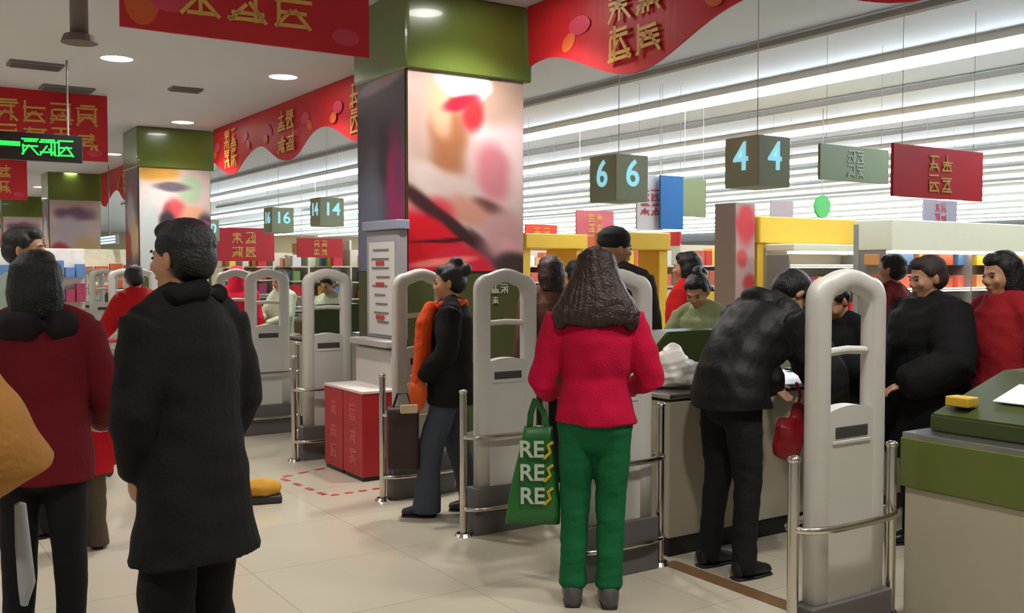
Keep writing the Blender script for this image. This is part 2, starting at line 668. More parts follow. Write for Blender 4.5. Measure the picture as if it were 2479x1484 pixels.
scallop_banner(-1.0, 6.55, 'red scalloped banner with gold characters, right of the big poster column', 3)
scallop_banner(7.75, 14.9, 'red scalloped banner with gold characters, left of the big poster column', 5)
scallop_banner(16.05, 23.2, 'red scalloped banner beyond the second green topped column', 6)
scallop_banner(24.4, 31.5, 'farthest red scalloped banner beyond the third column', 7)


def flat_banner(a0, a1, b, z0, z1, label, seed, rows=2, cols=3, gs=0.26, cx=0.0, rods=False, cz=None):
    t = thing('hanging_banner', label, 'banner', G((a0 + a1) / 2, b, 0), ANG, 'flat red banners hung across the lobby')
    w = a1 - a0
    b_ = nb()
    box(b_, 0, 0, (z0 + z1) / 2, w, 0.02, z1 - z0)
    obj('cloth', b_, BANNER, t)
    rnd = random.Random(seed)
    g = nb()
    cz = cz if cz is not None else (z0 + z1) / 2
    for r in range(rows):
        for q in range(cols):
            glyph(g, cx + (q - (cols - 1) / 2) * gs * 1.1, cz + ((rows - 1) / 2 - r) * gs * 1.1, gs, rnd, y=-0.014)
    obj('characters', g, GOLD, t)
    for c_, r_, ro_, nm, mt in (((-w / 2 + 0.22, -0.012, z0 + 0.2), (0.14, 0.004, 0.09), (0, .3, 0), 'flower_print', PINKD),
                                ((w / 2 - 0.15, -0.012, z0 + 0.1), (0.09, 0.004, 0.05), None, 'flower_print', PINKD),
                                ((-w / 2 + 0.11, -0.011, z0 + 0.14), (0.09, 0.004, 0.12), None, 'cloud_print', ORANGED)):
        d = nb()
        ell(d, c_, r_, ro_, 14)
        obj(nm, d, mt, t)
    if rods:
        for s in (-1, 1):
            r_ = nb()
            cyl(r_, (s * w * 0.35, 0, z1), (s * w * 0.35, 0, SH if a0 > EDGE else CH), 0.008, n=8)
            obj('rod', r_, METALG, t)
    return t


flat_banner(1.16, 2.58, 5.5, 2.785, 3.585, 'red banner with gold characters hanging at the top left beside the column cap', 11, rows=2, cols=3, gs=0.24, cz=3.14, cx=-.03)
flat_banner(1.0, 2.52, 12.7, 2.80, 3.585, 'red banner with gold characters directly above the green lit exit sign', 12, rows=2, cols=4, gs=0.26, cx=.1)
flat_banner(1.0, 2.65, 20.6, 2.80, 3.585, 'red banner at the left edge below the exit sign', 13, rows=2, cols=4, gs=0.26)

# ------------------------------------------------------------------ exit sign
t = thing('exit_sign', 'black hanging sign with glowing green arrow and characters below a red banner', 'sign', G(1.36, 10.75, 0), ANG)
b_ = nb()
box(b_, 0, 0, 2.71, 1.06, 0.06, 0.27, bev=0.01)
obj('casing', b_, M('sign_black', (14, 16, 14), 0.35), t)
g = nb()
rnd = random.Random(21)


def zbar(bm, x0, z0, x1, z1, w, y, th=0.006):
    L = math.hypot(x1 - x0, z1 - z0)
    vs = bmesh.ops.create_cube(bm, size=1.0)['verts']
    m = Matrix.Translation(((x0 + x1) / 2, y, (z0 + z1) / 2)) @ Matrix.Rotation(-math.atan2(z1 - z0, x1 - x0), 4, 'Y') @ Matrix.Diagonal((L + w * .6, th, w, 1))
    bmesh.ops.transform(bm, matrix=m, verts=vs)


zbar(g, -.38, 2.73, -.05, 2.73, .045, -.034)
zbar(g, -.38, 2.73, -.28, 2.80, .04, -.034)
zbar(g, -.38, 2.73, -.28, 2.66, .04, -.034)
for i, x in enumerate((0.05, .21, .37)):
    glyph(g, x, 2.71, .17, rnd, y=-.034)
obj('lit_characters', g, M('led_green', (30, 225, 70), 0.4, emis=1.6), t)
for s in (-.4, .4):
    r_ = nb()
    cyl(r_, (s, 0, 2.84), (s, 0, CH), 0.01, n=8)
    obj('rod', r_, METALG, t)

# hanging pole and vents in the lobby ceiling
p = PW(192, 95, 5.2)
t = thing('ceiling_pole', 'brown grey pole with a flat base hanging from the ceiling at the top left', 'pole', (p.x, p.y, 0))
b_ = nb()
cyl(b_, (0, 0, p.z), (0, 0, CH), 0.045, n=20)
obj('pole', b_, M('pole_brown', (120, 108, 98), 0.6, var=.1), t, smooth=True)
b_ = nb()
cyl(b_, (0, 0, p.z - 0.02), (0, 0, p.z + 0.02), 0.09, 0.075, n=24)
obj('base', b_, M('pole_base', (104, 90, 84), 0.6), t)
for px, py, wd in ((170, 217, .55), (95, 160, .5), (455, 218, .35)):
    d_ = (CH - CAMH) * 2400 / (650 - py)
    p = PW(px, 650, d_)
    b_ = nb()
    box(b_, 0, 0, -0.012, wd, wd * .6, 0.024)
    for i in range(5):
        box(b_, 0, (i - 2) * wd * .1, -0.03, wd * .9, 0.012, 0.014)
    o = obj('ceiling_vent', b_, M('vent_grey', (120, 116, 118), 0.6), loc=(p.x, p.y, CH if px != 170 else CH), rotz=ANG)
    tag(o, {170: 'dark slotted vent in the ceiling above the exit sign banner', 95: 'faint grey vent in the ceiling at the far left',
            455: 'small faint vent between the two nearest downlights and the column'}[px], 'vent')


# ------------------------------------------------------------------ security antennas and their guard rails
def make_antenna():
    t = thing('security_antenna', '', 'security gate')
    W2, TH = 0.208, 0.035
    # outline loops in x-z
    N = 48

    def outer():
        pts = [(-W2, 0.27), (-W2, 0.6), (-W2, 1.0), (-W2, 1.25), (-W2, 1.40)]
        for i in range(1, 8):
            th = PI - i * (PI / 2) / 8
            pts.append((-W2 + 0.09 + 0.09 * math.cos(th), 1.40 + 0.09 * math.sin(th)))
        for i in range(0, 9):
            x = -W2 + 0.09 + (2 * W2 - 0.18) * i / 8
            pts.append((x, 1.49 + 0.03 * math.cos((i / 8 - .5) * PI)))
        for q in reversed(pts[:12]):
            pts.append((-q[0], q[1]))
        return pts

    def inner():
        wi = 0.112
        pts = [(-wi, 0.27), (-wi, 0.6), (-wi, 1.0), (-wi, 1.25), (-wi, 1.37)]
        for i in range(1, 8):
            th = PI - i * (PI / 2) / 8
            pts.append((-wi + 0.05 + 0.05 * math.cos(th), 1.37 + 0.05 * math.sin(th)))
        for i in range(0, 9):
            x = -wi + 0.05 + (2 * wi - 0.1) * i / 8
            pts.append((x, 1.42 + 0.02 * math.cos((i / 8 - .5) * PI)))
        for q in reversed(pts[:12]):
            pts.append((-q[0], q[1]))
        return pts
    O, I = outer(), inner()
    b_ = nb()
    rows = []
    # cross section from outer to inner gives a rounded tube-like frame
    prof = [(0.0, 0.0), (0.06, 0.75), (0.25, 1.0), (0.75, 1.0), (0.94, 0.75), (1.0, 0.0), (0.94, -0.75), (0.75, -1.0), (0.25, -1.0), (0.06, -0.75)]
    for (ox, oz), (ix, iz) in zip(O, I):
        rows.append([b_.verts.new((ox + (ix - ox) * k, TH * y, oz + (iz - oz) * k)) for k, y in prof])
    n = len(prof)
    for r0, r1 in zip(rows[:-1], rows[1:]):
        for j in range(n):
            b_.faces.new((r0[j], r0[(j + 1) % n], r1[(j + 1) % n], r1[j]))
    b_.faces.new(rows[0])
    b_.faces.new(list(reversed(rows[-1])))
    obj('frame', b_, FRAMEGREY, t, smooth=True)
    b_ = nb()
    # lower panel with a gently arched top edge
    vs = []
    m = 12
    for y in (-0.03, 0.03):
        row = [b_.verts.new((-0.135, y, 0.25))]
        for i in range(m + 1):
            x = -0.135 + 0.27 * i / m
            row.append(b_.verts.new((x, y, 0.985 + 0.02 * math.cos((i / m - .5) * PI))))
        row.append(b_.verts.new((0.135, y, 0.25)))
        vs.append(row)
    b_.faces.new(vs[0])
    b_.faces.new(list(reversed(vs[1])))
    q = len(vs[0])
    for j in range(q):
        b_.faces.new((vs[0][j], vs[0][(j + 1) % q], vs[1][(j + 1) % q], vs[1][j]))
    bmesh.ops.bevel(b_, geom=[e for e in b_.edges], offset=0.004, segments=1, affect='EDGES')
    pn = obj('panel', b_, FRAMEGREY, t)
    b_ = nb()
    box(b_, 0, 0, 0.905, 0.19, 0.064, 0.045, bev=0.006)
    obj('slot', b_, SLOT, pn)
    b_ = nb()
    box(b_, 0, 0, 0.868, 0.22, 0.068, 0.012, bev=0.003)
    obj('lip', b_, FRAMEGREY, pn)
    b_ = nb()
    rtube(b_, [(-.13, 0, 1.205), (0, 0, 1.212), (.13, 0, 1.205)], [(.016, .016)] * 3, n=12, ref=(0, 1, 0))
    obj('crossbar', b_, FRAMEGREY, t, smooth=True)
    b_ = nb()
    box(b_, 0, 0, 0.135, 0.47, 0.1, 0.27, bev=0.012)
    obj('plinth', b_, PLINTH, t)
    return t


def make_rail():
    t = thing('guard_rail', '', 'guard rail')
    L = 0.285
    for s in (-1, 1):
        b_ = nb()
        rtube(b_, [(s * L, 0, 0.0), (s * L, 0, 0.4), (s * L, 0, 0.81)], [0.021] * 3, n=16)
        po = obj('post', b_, CHROME, t, smooth=True)
        b_ = nb()
        cyl(b_, (s * L, 0, 0), (s * L, 0, 0.018), 0.052, 0.04, n=24)
        obj('floor_flange', b_, CHROME, po)
        b_ = nb()
        ell(b_, (s * L, 0, 0.823), (0.026, 0.026, 0.016))
        obj('post_cap', b_, CHROME, po, smooth=True)
    for z in (0.155, 0.565):
        b_ = nb()
        pts = []
        R = 0.085
        for i in range(40):
            th = 2 * PI * i / 40
            x = math.cos(th)
            pts.append(Vector((math.copysign(abs(x) ** 0.5, x) * (L + 0.0), R * math.sin(th), z)))
        n = 10
        rings = []
        for i, p in enumerate(pts):
            tn = (pts[(i + 1) % 40] - pts[i - 1]).normalized()
            s = tn.cross(Vector((0, 0, 1))).normalized()
            rings.append([b_.verts.new(p + (s * math.cos(2 * PI * j / n) + Vector((0, 0, 1)) * math.sin(2 * PI * j / n)) * 0.014) for j in range(n)])
        for i in range(40):
            a_, c_ = rings[i], rings[(i + 1) % 40]
            for j in range(n):
                b_.faces.new((a_[j], a_[(j + 1) % n], c_[(j + 1) % n], c_[j]))
        obj('ring_bar', b_, CHROME, t, smooth=True)
    return t


ants = [(2.44, 'nearest, at the right beside the green counter'),
        (3.80, 'partly hidden behind the woman in pink'),
        (4.82, 'between the orange scarf and the pink sweater'),
    (5.86, 'directly behind the woman with the orange scarf'),
        (7.45, 'just left of the stacked red cartons'),
        (8.85, 'close to the back of the black coat'),
        (9.75, 'right behind the shoulder of the black coat'),
        (11.4, 'mostly hidden by the man in black'),
        (12.4, 'far one mostly hidden by the black coat'),
        (13.8, 'far one beside the person in red'),
        (14.8, 'far one left of the person in red'),
        (16.2, 'far one behind the shopping cart'),
        (17.2, 'far one over the shopping cart handle'),
        (18.6, 'far one right of the black haired woman'),
        (19.6, 'farthest one right of the black haired woman')]
A0 = make_antenna()
R0 = make_rail()
for i, (b, l) in enumerate(ants):
    loc = G(3.12, b)
    la = 'white arched security antenna, ' + l
    lr = 'chrome guard rail of the antenna ' + l
    if i == 0:
        A0.location = loc
        A0.rotation_euler = (0, 0, ANG)
        R0.location = loc
        R0.rotation_euler = (0, 0, ANG)
        A0['label'] = la
        R0['label'] = lr
        A0['group'] = 'security antennas along the exit line'
        R0['group'] = 'chrome guard rails around the antennas'
    else:
        dup(A0, loc, ANG, la, 'security antennas along the exit line')
        dup(R0, loc, ANG, lr, 'chrome guard rails around the antennas')

# ------------------------------------------------------------------ checkout counters


def screen_monitor(a, b, z, yaw, label, col, w=.3, h=.22, emis=.9, group='checkout screens'):
    t = thing('monitor', label, 'monitor', G(a, b, z), yaw, group)
    b_ = nb()
    cyl(b_, (0, 0, 0), (0, 0, .14), .018, n=14)
    obj('stand', b_, METALG, t)
    b_ = nb()
    cyl(b_, (0, 0, 0), (0, 0, .012), .07, n=20)
    obj('foot', b_, METALG, t)
    b_ = nb()
    box(b_, 0, 0, .14 + h / 2, w, .035, h, bev=.008)
    obj('casing', b_, M('monitor_grey', (150, 148, 142), 0.5), t)
    b_ = nb()
    box(b_, 0, -.019, .14 + h / 2, w - .03, .003, h - .03)
    obj('screen', b_, M('screen_' + '_'.join(map(str, col)), col, 0.2, emis=emis), t)
    return t


def counter(b0, b1, a0, a1, label, green_end, detail=True):
    t = thing('checkout_counter', label, 'checkout', G(a0, b0, 0), ANG, 'checkout counters')
    L, Wd = a1 - a0, b1 - b0
    b_ = nb()
    top = 0.64 if green_end else 0.82
    box(b_, L / 2, Wd / 2, (0.1 + top) / 2, L, Wd, top - 0.1, bev=.01)
    obj('body', b_, BEIGE, t)
    b_ = nb()
    box(b_, L / 2, Wd / 2, 0.05, L - .02, Wd - .02, .1)
    obj('kickplate', b_, BLACK, t)
    if green_end:
        b_ = nb()
        box(b_, L / 2, Wd / 2, .74, L + .03, Wd + .03, .2, bev=.012)
        obj('green_band', b_, GREEN, t)
    b_ = nb()
    box(b_, L / 2, Wd / 2, 0.848, L + .02, Wd + .02, 0.026, bev=.01)
    obj('worktop_edge', b_, STEEL, t)
    b_ = nb()
    box(b_, L * .72, Wd * .5, .873, L * .5, Wd * .8, .014, bev=.004)
    obj('conveyor_belt', b_, BLACK, t)
    # green cash desk housing with a sloping front
    b_ = nb()
    if green_end:
        y0, y1 = -.02, Wd - .04
        prof = [(.1, .86), (.1, .93), (.62, 1.08), (1.15, 1.08), (1.15, .86)]
    else:
        y0, y1 = Wd * .62, Wd
        prof = [(.12, .87), (.12, 1.0), (.3, 1.16), (.75, 1.16), (.75, .87)]
    r0 = [b_.verts.new((x, y0, z)) for x, z in prof]
    r1 = [b_.verts.new((x, y1, z)) for x, z in prof]
    b_.faces.new(r0)
    b_.faces.new(list(reversed(r1)))
    for j in range(len(prof)):
        b_.faces.new((r0[j], r0[(j + 1) % len(prof)], r1[(j + 1) % len(prof)], r1[j]))
    bmesh.ops.bevel(b_, geom=list(b_.edges), offset=.008, segments=2, affect='EDGES')
    obj('cash_desk', b_, DGREEN, t)
    return t


counter(1.3, 2.46, 3.52, 6.6, 'checkout counter with a green band and sloping green cash desk, at the right edge', True)
counter(3.86, 4.42, 3.52, 6.6, 'beige checkout counter beside the bending man in black leather', False)
clabs = ['checkout counter beyond the antenna left of the red cartons', 'checkout counter behind the man in the black coat',
         'checkout counter behind the person in red', 'far checkout counter by the shopping cart', 'farthest checkout counter at the left']
counter(7.2, 7.8, 4.6, 7.4, 'checkout counter behind the large poster column', False)
for i, b in enumerate((9.0, 11.5, 13.9, 16.3, 18.7)):
    counter(b, b + .55, 3.52, 6.4, clabs[i], False)

screen_monitor(5.15, 4.35, .87, ANG - .2, 'small till screen glowing purple blue beside the nearest antenna', (96, 88, 190), emis=1.0)
screen_monitor(3.98, 1.75, 1.07, ANG + .1, 'grey till screen with rounded top at the right edge', (120, 116, 104), w=.26, h=.26, emis=.05)
screen_monitor(5.6, 9.3, .87, ANG, 'small till screen glowing deep blue above the far pale uniforms', (50, 30, 235), w=.34, h=.1, emis=1.6)
screen_monitor(4.9, 7.5, .87, ANG + PI, 'grey till screen behind the big column', (90, 92, 90), emis=.1)


# voxel union helper -------------------------------------------------
def solidify(bm, voxel, smooth_it=2, noise_amp=0.0, noise_f=9.0, seed=0, zmin=None, vert_groove=0.0):
    bmesh.ops.recalc_face_normals(bm, faces=bm.faces)
    me = bpy.data.meshes.new('tmp')
    bm.to_mesh(me)
    bm.free()
    o = bpy.data.objects.new('tmp', me)
    C.objects.link(o)
    md = o.modifiers.new('r', 'REMESH')
    md.mode = 'VOXEL'
    md.voxel_size = voxel
    md.adaptivity = 0
    if smooth_it:
        ms = o.modifiers.new('s', 'SMOOTH')
        ms.factor = 0.5
        ms.iterations = smooth_it
    dg = bpy.context.evaluated_depsgraph_get()
    out = bpy.data.meshes.new_from_object(o.evaluated_get(dg))
    bpy.data.objects.remove(o)
    bpy.data.meshes.remove(me)
    n = len(out.vertices)
    co = np.empty(n * 3)
    out.vertices.foreach_get('co', co)
    co = co.reshape(-1, 3)
    if noise_amp or vert_groove:
        nr = np.empty(n * 3)
        out.vertices.foreach_get('normal', nr)
        nr = nr.reshape(-1, 3)
        rs = np.random.RandomState(seed)
        d = np.zeros(n)
        for k in range(7):
            w = rs.normal(size=3)
            w /= np.linalg.norm(w)
            w[2] *= 1.5
            f = noise_f * (1 + 0.55 * k)
            d += np.sin(co @ w * f * 2 + rs.uniform(0, 6.28) + 1.3 * np.sin(co @ rs.normal(size=3) * noise_f * .7)) / (1 + .6 * k)
        d *= noise_amp / 1.6
        if vert_groove:
            ang = np.arctan2(co[:, 0], co[:, 1] + .02)
            d += vert_groove * np.sin(ang * 26 + 2 * np.sin(co[:, 2] * 18) + 3 * np.sin(ang * 5))
            d += vert_groove * .6 * np.sin(ang * 47 + 3 * np.sin(co[:, 2] * 11))
        co = co + nr * d[:, None]
    if zmin is not None:
        co[:, 2] = np.maximum(co[:, 2], zmin)
    out.vertices.foreach_set('co', co.ravel())
    out.update()
    out.materials.clear()
    out.shade_smooth()
    return out


# ------------------------------------------------------------------ people
def FAB(name, rgb, rough=.85, bump=.35, bscale=70, var=.12):
    return M('fabric_' + name, rgb, rough, var=var, vscale=12, bump=bump, bscale=bscale, spec=.3)


def person(label, loc, fwd, H=1.68, lean=0.0, headyaw=0.0, headtilt=0.0, top=None, trousers=None, hair='short', hairm=None,
           arms=None, feet=None, voxel=.010, shoe=(24, 22, 22), bulk=1.0, lowres=False, extras=None, seed=0, name='person', build=1.0, skinm=None):
    """a clothed figure facing +y locally; fwd is the world direction faced"""
    yaw = math.atan2(-fwd[0], fwd[1])
    t = thing(name, label, 'person', (loc[0], loc[1], 0), yaw)
    K = H / 1.70
    t.scale = (K * build, K * build, K)
    zs = [0.0]
    # spine integration
    ys_, zz_, an_ = [], [], []
    y, z = 0.0, 0.86
    ds = 0.01
    s = 0.86
    while s < 1.9:
        k = min(1, max(0, (s - .88) / .3))
        an = lean * (k * k * (3 - 2 * k))
        ys_.append(y)
        zz_.append(z)
        an_.append(an)
        y += math.sin(an) * ds
        z += math.cos(an) * ds
        s += ds

    def P(x, y_, z_):
        if z_ <= .86 or lean == 0:
            return Vector((x, y_, z_))
        i = min(len(ys_) - 1, int((z_ - .86) / ds))
        an = an_[i]
        return Vector((x, ys_[i] + y_ * math.cos(an), zz_[i] - y_ * math.sin(an)))
    hrot = Matrix.Rotation(headyaw, 4, 'Z') @ Matrix.Rotation(-headtilt, 4, 'X')
    hpiv = Vector((0, 0, 1.46))

    def HM():
        """matrix taking head-space coordinates to local"""
        i = min(len(ys_) - 1, int((1.46 - .86) / ds))
        an = an_[i] if lean else 0
        base = P(0, 0, 1.46)
        return Matrix.Translation(base) @ Matrix.Rotation(-an, 4, 'X') @ hrot @ Matrix.Translation(-hpiv)
    hm = HM()

    def xf(bm_, m):
        bmesh.ops.transform(bm_, matrix=m, verts=bm_.verts)

    def merge(dst, src):
        me = bpy.data.meshes.new('m')
        src.to_mesh(me)
        src.free()
        dst.from_mesh(me)
        bpy.data.meshes.remove(me)
    feet = feet or {'L': (-.1, 0.0), 'R': (.1, 0.02)}
    arms = arms or {}
    J = {}
    for sd, sg in (('L', -1), ('R', 1)):
        sh = P(sg * .172, -.01, 1.375)
        e, h_ = arms.get(sd, (None, None))
        if e is None:
            e = sh + Vector((sg * .055, -.03, -.27))
            h_ = sh + Vector((sg * .06, .04, -.52))
        J[sd] = (sh, Vector(e), Vector(h_))
    # --- body
    B = nb()
    rtube(B, [P(0, 0, .86), P(0, 0, .94), P(0, 0, 1.08), P(0, .005, 1.24), P(0, 0, 1.35), P(0, -.005, 1.40), P(0, 0, 1.45), P(0, .012, 1.52)],
          [(.14, .095), (.15, .1), (.122, .088), (.145, .1), (.15, .085), (.085, .065), (.054, .056), (.052, .056)], n=20)
    hd = nb()
    ell(hd, (0, -.008, 1.612), (.076, .094, .086))
    ell(hd, (0, .03, 1.562), (.066, .07, .075))
    rtube(hd, [(0, .02, 1.535), (0, .052, 1.505), (0, .066, 1.488)], [(.056, .05), (.042, .036), (.026, .022)], n=14)
    ell(hd, (0, .083, 1.600), (.045, .016, .012))                      # brow
    rtube(hd, [(0, .088, 1.592), (0, .103, 1.565), (0, .106, 1.553)], [(.009, .008), (.011, .012), (.016, .011)], n=10)   # nose
    for sg in (-1, 1):
        ell(hd, (sg * .04, .07, 1.556), (.022, .02, .022))             # cheeks
        ell(hd, (sg * .078, -.008, 1.572), (.010, .018, .032), (0, sg * .15, .3 * sg))  # ears
        ell(hd, (sg * .013, .102, 1.549), (.008, .009, .007))
    ell(hd, (0, .088, 1.523), (.024, .01, .0075))
    ell(hd, (0, .086, 1.511), (.021, .01, .0075))
    xf(hd, hm)
    merge(B, hd)
    for sd, sg in (('L', -1), ('R', 1)):
        sh, e, h_ = J[sd]
        rtube(B, [sh, sh.lerp(e, .5), e, e.lerp(h_, .3), h_], [.048, .044, .038, .036, .025], n=12)
        # hand: palm, four fingers, thumb
        d = (h_ - e).normalized()
        side = d.cross(Vector((0, 1, 0)))
        if side.length < .2:
            side = d.cross(Vector((0, 0, 1)))
        side = Vector((0, 1, 0)) - d * d.y if abs(d.y) < .8 else Vector((sg * -1, 0, 0)) - d * (d.x * sg * -1)
        side.normalize()                       # points to the thumb side
        nrm = d.cross(side) * (1 if sg > 0 else -1)   # palm normal direction
        if nrm.dot(Vector((-sg, 0, 0))) < 0:
            nrm = -nrm
        pc = h_ + d * .045
        rtube(B, [h_, h_ + d * .03, h_ + d * .085], [(.024, .02), (.036, .017), (.04, .015)], n=12, ref=side)
        for f in range(4):
            fo = (f - 1.5) * .0195
            ln = (.065, .078, .074, .058)[3 - f]
            r_ = .0088 if f else .0082
            a0_ = h_ + d * .085 + side * fo
            a1_ = a0_ + d * ln * .5 + nrm * .006
            a2_ = a1_ + (d * .75 + nrm * .6).normalized() * ln * .33
            a3_ = a2_ + (d * .4 + nrm * .9).normalized() * ln * .24
            rtube(B, [a0_ - d * .02, a0_, a1_, a2_, a3_], [r_, r_, r_ * .95, r_ * .9, r_ * .8], n=8)
        th0 = h_ + d * .022 + side * .025
        th1 = th0 + (d * .6 + side * .75 + nrm * .25).normalized() * .035
        th2 = th1 + (d * .9 + side * .2 + nrm * .35).normalized() * .03
        rtube(B, [h_ + d * .015 + side * .01, th0, th1, th2], [.012, .012, .0105, .009], n=8)
        fx, fy = feet[sd]
        hipj = Vector((sg * .085, 0, .88))
        ank = Vector((fx, fy, .085))
        kn = hipj.lerp(ank, .5) + Vector((0, .03 + abs(fy) * .12, 0))
        J[sd] = (sh, e, h_, hipj, kn, ank)
        rtube(B, [hipj, hipj.lerp(kn, .5), kn, kn.lerp(ank, .35), ank], [(.08, .085), .07, .052, .05, .034], n=14)
        rtube(B, [ank + Vector((0, -.035, -.05)), ank + Vector((0, .05, -.05)), ank + Vector((0, .13, -.058))], [(.03, .03), (.036, .028), (.03, .02)], n=12)
    obj('body', solidify(B, voxel * .8 if not lowres else voxel, 2), skinm or SKIN, t)
    # --- eyes
    for sg in (-1, 1):
        b_ = nb()
        ell(b_, (sg * .031, .087, 1.583), (.0125, .007, .0058), None, 12)
        xf(b_, hm)
        obj('eye', b_, EYEM, t, smooth=True)
    for sg in (-1, 1):
        b_ = nb()
        rtube(b_, [(sg * .018, .098, 1.603), (sg * .033, .096, 1.608), (sg * .05, .083, 1.603)], [(.004, .003)] * 3, n=8)
        xf(b_, hm)
        obj('eyebrow', b_, HAIRM, t, smooth=True)
    b_ = nb()
    ell(b_, (0, .092, 1.519), (.02, .009, .008), None, 12)
    xf(b_, hm)
    obj('lips', b_, M('lips', (168, 92, 84), .5), t, smooth=True)
    # --- trousers
    tr = trousers or dict(color=(24, 24, 28))
    fl = tr.get('flare', 1.0)
    B = nb()
    rtube(B, [P(0, 0, 1.0), P(0, -.003, .93), Vector((0, -.005, .86)), Vector((0, 0, .80))],
          [(.15, .108), (.172, .125), (.175, .125), (.15, .1)], n=18)
    for sd in 'LR':
        sh, e, h_, hipj, kn, ank = J[sd]
        rtube(B, [hipj + Vector((0, 0, .02)), hipj.lerp(kn, .4), kn, kn.lerp(ank, .5), ank + Vector((0, 0, -.035 + tr.get('lift', 0)))],
              [(.094, .105), (.086, .094), .067 * fl, .06 * fl, .057 * fl * fl], n=16)
    tm = FAB(tr.get('name', '_'.join(map(str, tr['color']))), tr['color'])
    obj('trousers', solidify(B, voxel, 2, .0035, 11, seed + 3, zmin=.03), tm, t)
    # --- shoes
    SS = tr.get('shoe_size', 1.0)
    for sd in 'LR':
        ank = J[sd][5]
        b_ = nb()
        rtube(b_, [ank + Vector((0, -.045, -.03)), ank + Vector((0, .01, -.03)), ank + Vector((0, .09, -.045)), ank + Vector((0, .155, -.055))],
              [(.036 * SS, .05 * SS), (.04 * SS, .052 * SS), (.044 * SS, .035 * SS), (.034 * SS, .024 * SS)], n=14)
        ell(b_, ank + Vector((0, -.005, .0)), (.038, .045, .04))
        so = obj('shoe', solidify(b_, .007, 1, zmin=0.0), M('shoe_' + '_'.join(map(str, shoe)), shoe, .35), t)
        b_ = nb()
        rtube(b_, [ank + Vector((0, -.06, -.078)), ank + Vector((0, .05, -.078)), ank + Vector((0, .165, -.078))], [(.036, .008), (.046, .008), (.034, .008)], n=14)
        obj('sole', b_, M('sole_dark', (34, 32, 30), .7), so, smooth=True)
    # --- upper garment
    tp = top or dict(color=(30, 30, 32))
    th = tp.get('thick', .012)
    hem = tp.get('hem', .80)
    fla = tp.get('flare', 0.0)
    waist = tp.get('waist', 0.0)
    B = nb()
    path = [(1.475, -.004, .066, .066), (1.44, -.006, .082, .076), (1.405, -.008, .125, .088), (1.365, -.008, .172, .108), (1.29, 0, .182, .125),
            (1.2, .004, .172, .128), (1.1, .004, .158 - waist, .12 - waist * .6), (1.0, 0, .163 - waist * .5, .122), (.9, 0, .178, .13)]
    pts, rr = [], []
    for z_, y_, rx, ry in path:
        if z_ < hem:
            break
        pts.append(P(0, y_, z_))
        rr.append(((rx + th) * bulk, (ry + th) * bulk))
    z_ = pts and .88
    while z_ > hem:
        k = (.9 - z_)
        pts.append(P(0, 0, z_))
        rr.append(((.178 + th + fla * k) * bulk, (.13 + th + fla * k * .8) * bulk))
        z_ -= .08
    lz = max(hem, 0)
    k = max(0, .9 - lz)
    lastr = rr[-1]
    pts.append(P(0, 0, lz))
    rr.append((lastr[0] + (.004 if hem > .88 else fla * .04), lastr[1] + .004))
    rtube(B, pts, rr, n=22, cap=False)
    for sd, sg in (('L', -1), ('R', 1)):
        sh, e, h_ = J[sd][:3]
        sb = tp.get('sleeve', 1.0) * bulk
        inner = sh + Vector((-sg * .06, 0, .0))
        rtube(B, [P(sg * .035, -.012, 1.455), P(sg * .1, -.012, 1.425), sh + Vector((-sg * .015, 0, .012))], [.042 + th * .6, .044 + th * .8, .05 * bulk + th], n=14)
        rtube(B, [inner, sh, sh.lerp(e, .5), e, e.lerp(h_, .5), h_ - (h_ - e).normalized() * .01],
              [.06 * bulk + th, (.058 * sb + th), (.055 * sb + th), (.05 * sb + th), (.044 * sb + th), (.036 * sb + th)], n=16)
    if tp.get('hood'):
        q = P(0, -.1, 1.40)
        ell(B, q, (.12, .07, .09), (.5, 0, 0))
        rtube(B, [P(-.1, -.02, 1.46), P(-.07, -.1, 1.45), P(.07, -.1, 1.45), P(.1, -.02, 1.46)], [.035] * 4, n=12)
    if tp.get('collar'):
        rtube(B, [P(0, .0, 1.40), P(0, .0, 1.455), P(0, .003, 1.50)], [(.1, .09), (.08, .082), (.075, .078)], n=18)
    mt = tp.get('mat') or FAB(tp.get('name', '_'.join(map(str, tp['color']))), tp['color'], tp.get('rough', .85))
    obj(tp.get('part', 'jacket'), solidify(B, voxel, 3, tp.get('wrinkle', .006), 7, seed), mt, t)
    # hood worn over the head
    # --- hair / headwear
    hmt = hairm or HAIRM
    b_ = nb()
    if hair in ('short', 'long', 'bob', 'bun', 'cap'):
        ell(b_, (0, -.022, 1.632), (.088, .098, .085))
        ell(b_, (0, -.045, 1.585), (.083, .078, .085))
        ell(b_, (0, .045, 1.672), (.062, .045, .035), (-.5, 0, 0))
        for sg in (-1, 1):
            ell(b_, (sg * .072, .008, 1.625), (.018, .035, .04))
    if hair == 'bun':
        ell(b_, (0, -.12, 1.66), (.045, .045, .045))
        ell(b_, (0, -.06, 1.72), (.035, .05, .035))
    if hair == 'bob':
        rtube(b_, [(0, -.03, 1.64), (0, -.04, 1.56), (0, -.045, 1.46)], [(.098, .09), (.108, .088), (.1, .075)], n=20)
    if hair == 'long':
        rtube(b_, [(0, -.03, 1.66), (0, -.045, 1.58), (0, -.065, 1.51), (0, -.09, 1.45), (0, -.11, 1.40), (0, -.12, 1.37)],
              [(.088, .085), (.11, .085), (.142, .08), (.175, .07), (.19, .055), (.17, .042)], n=24)
        for sg in (-1, 1):
            rtube(b_, [(sg * .08, -.03, 1.56), (sg * .12, -.05, 1.47), (sg * .16, -.07, 1.40), (sg * .16, -.085, 1.35)], [.04, .05, .048, .035], n=12)
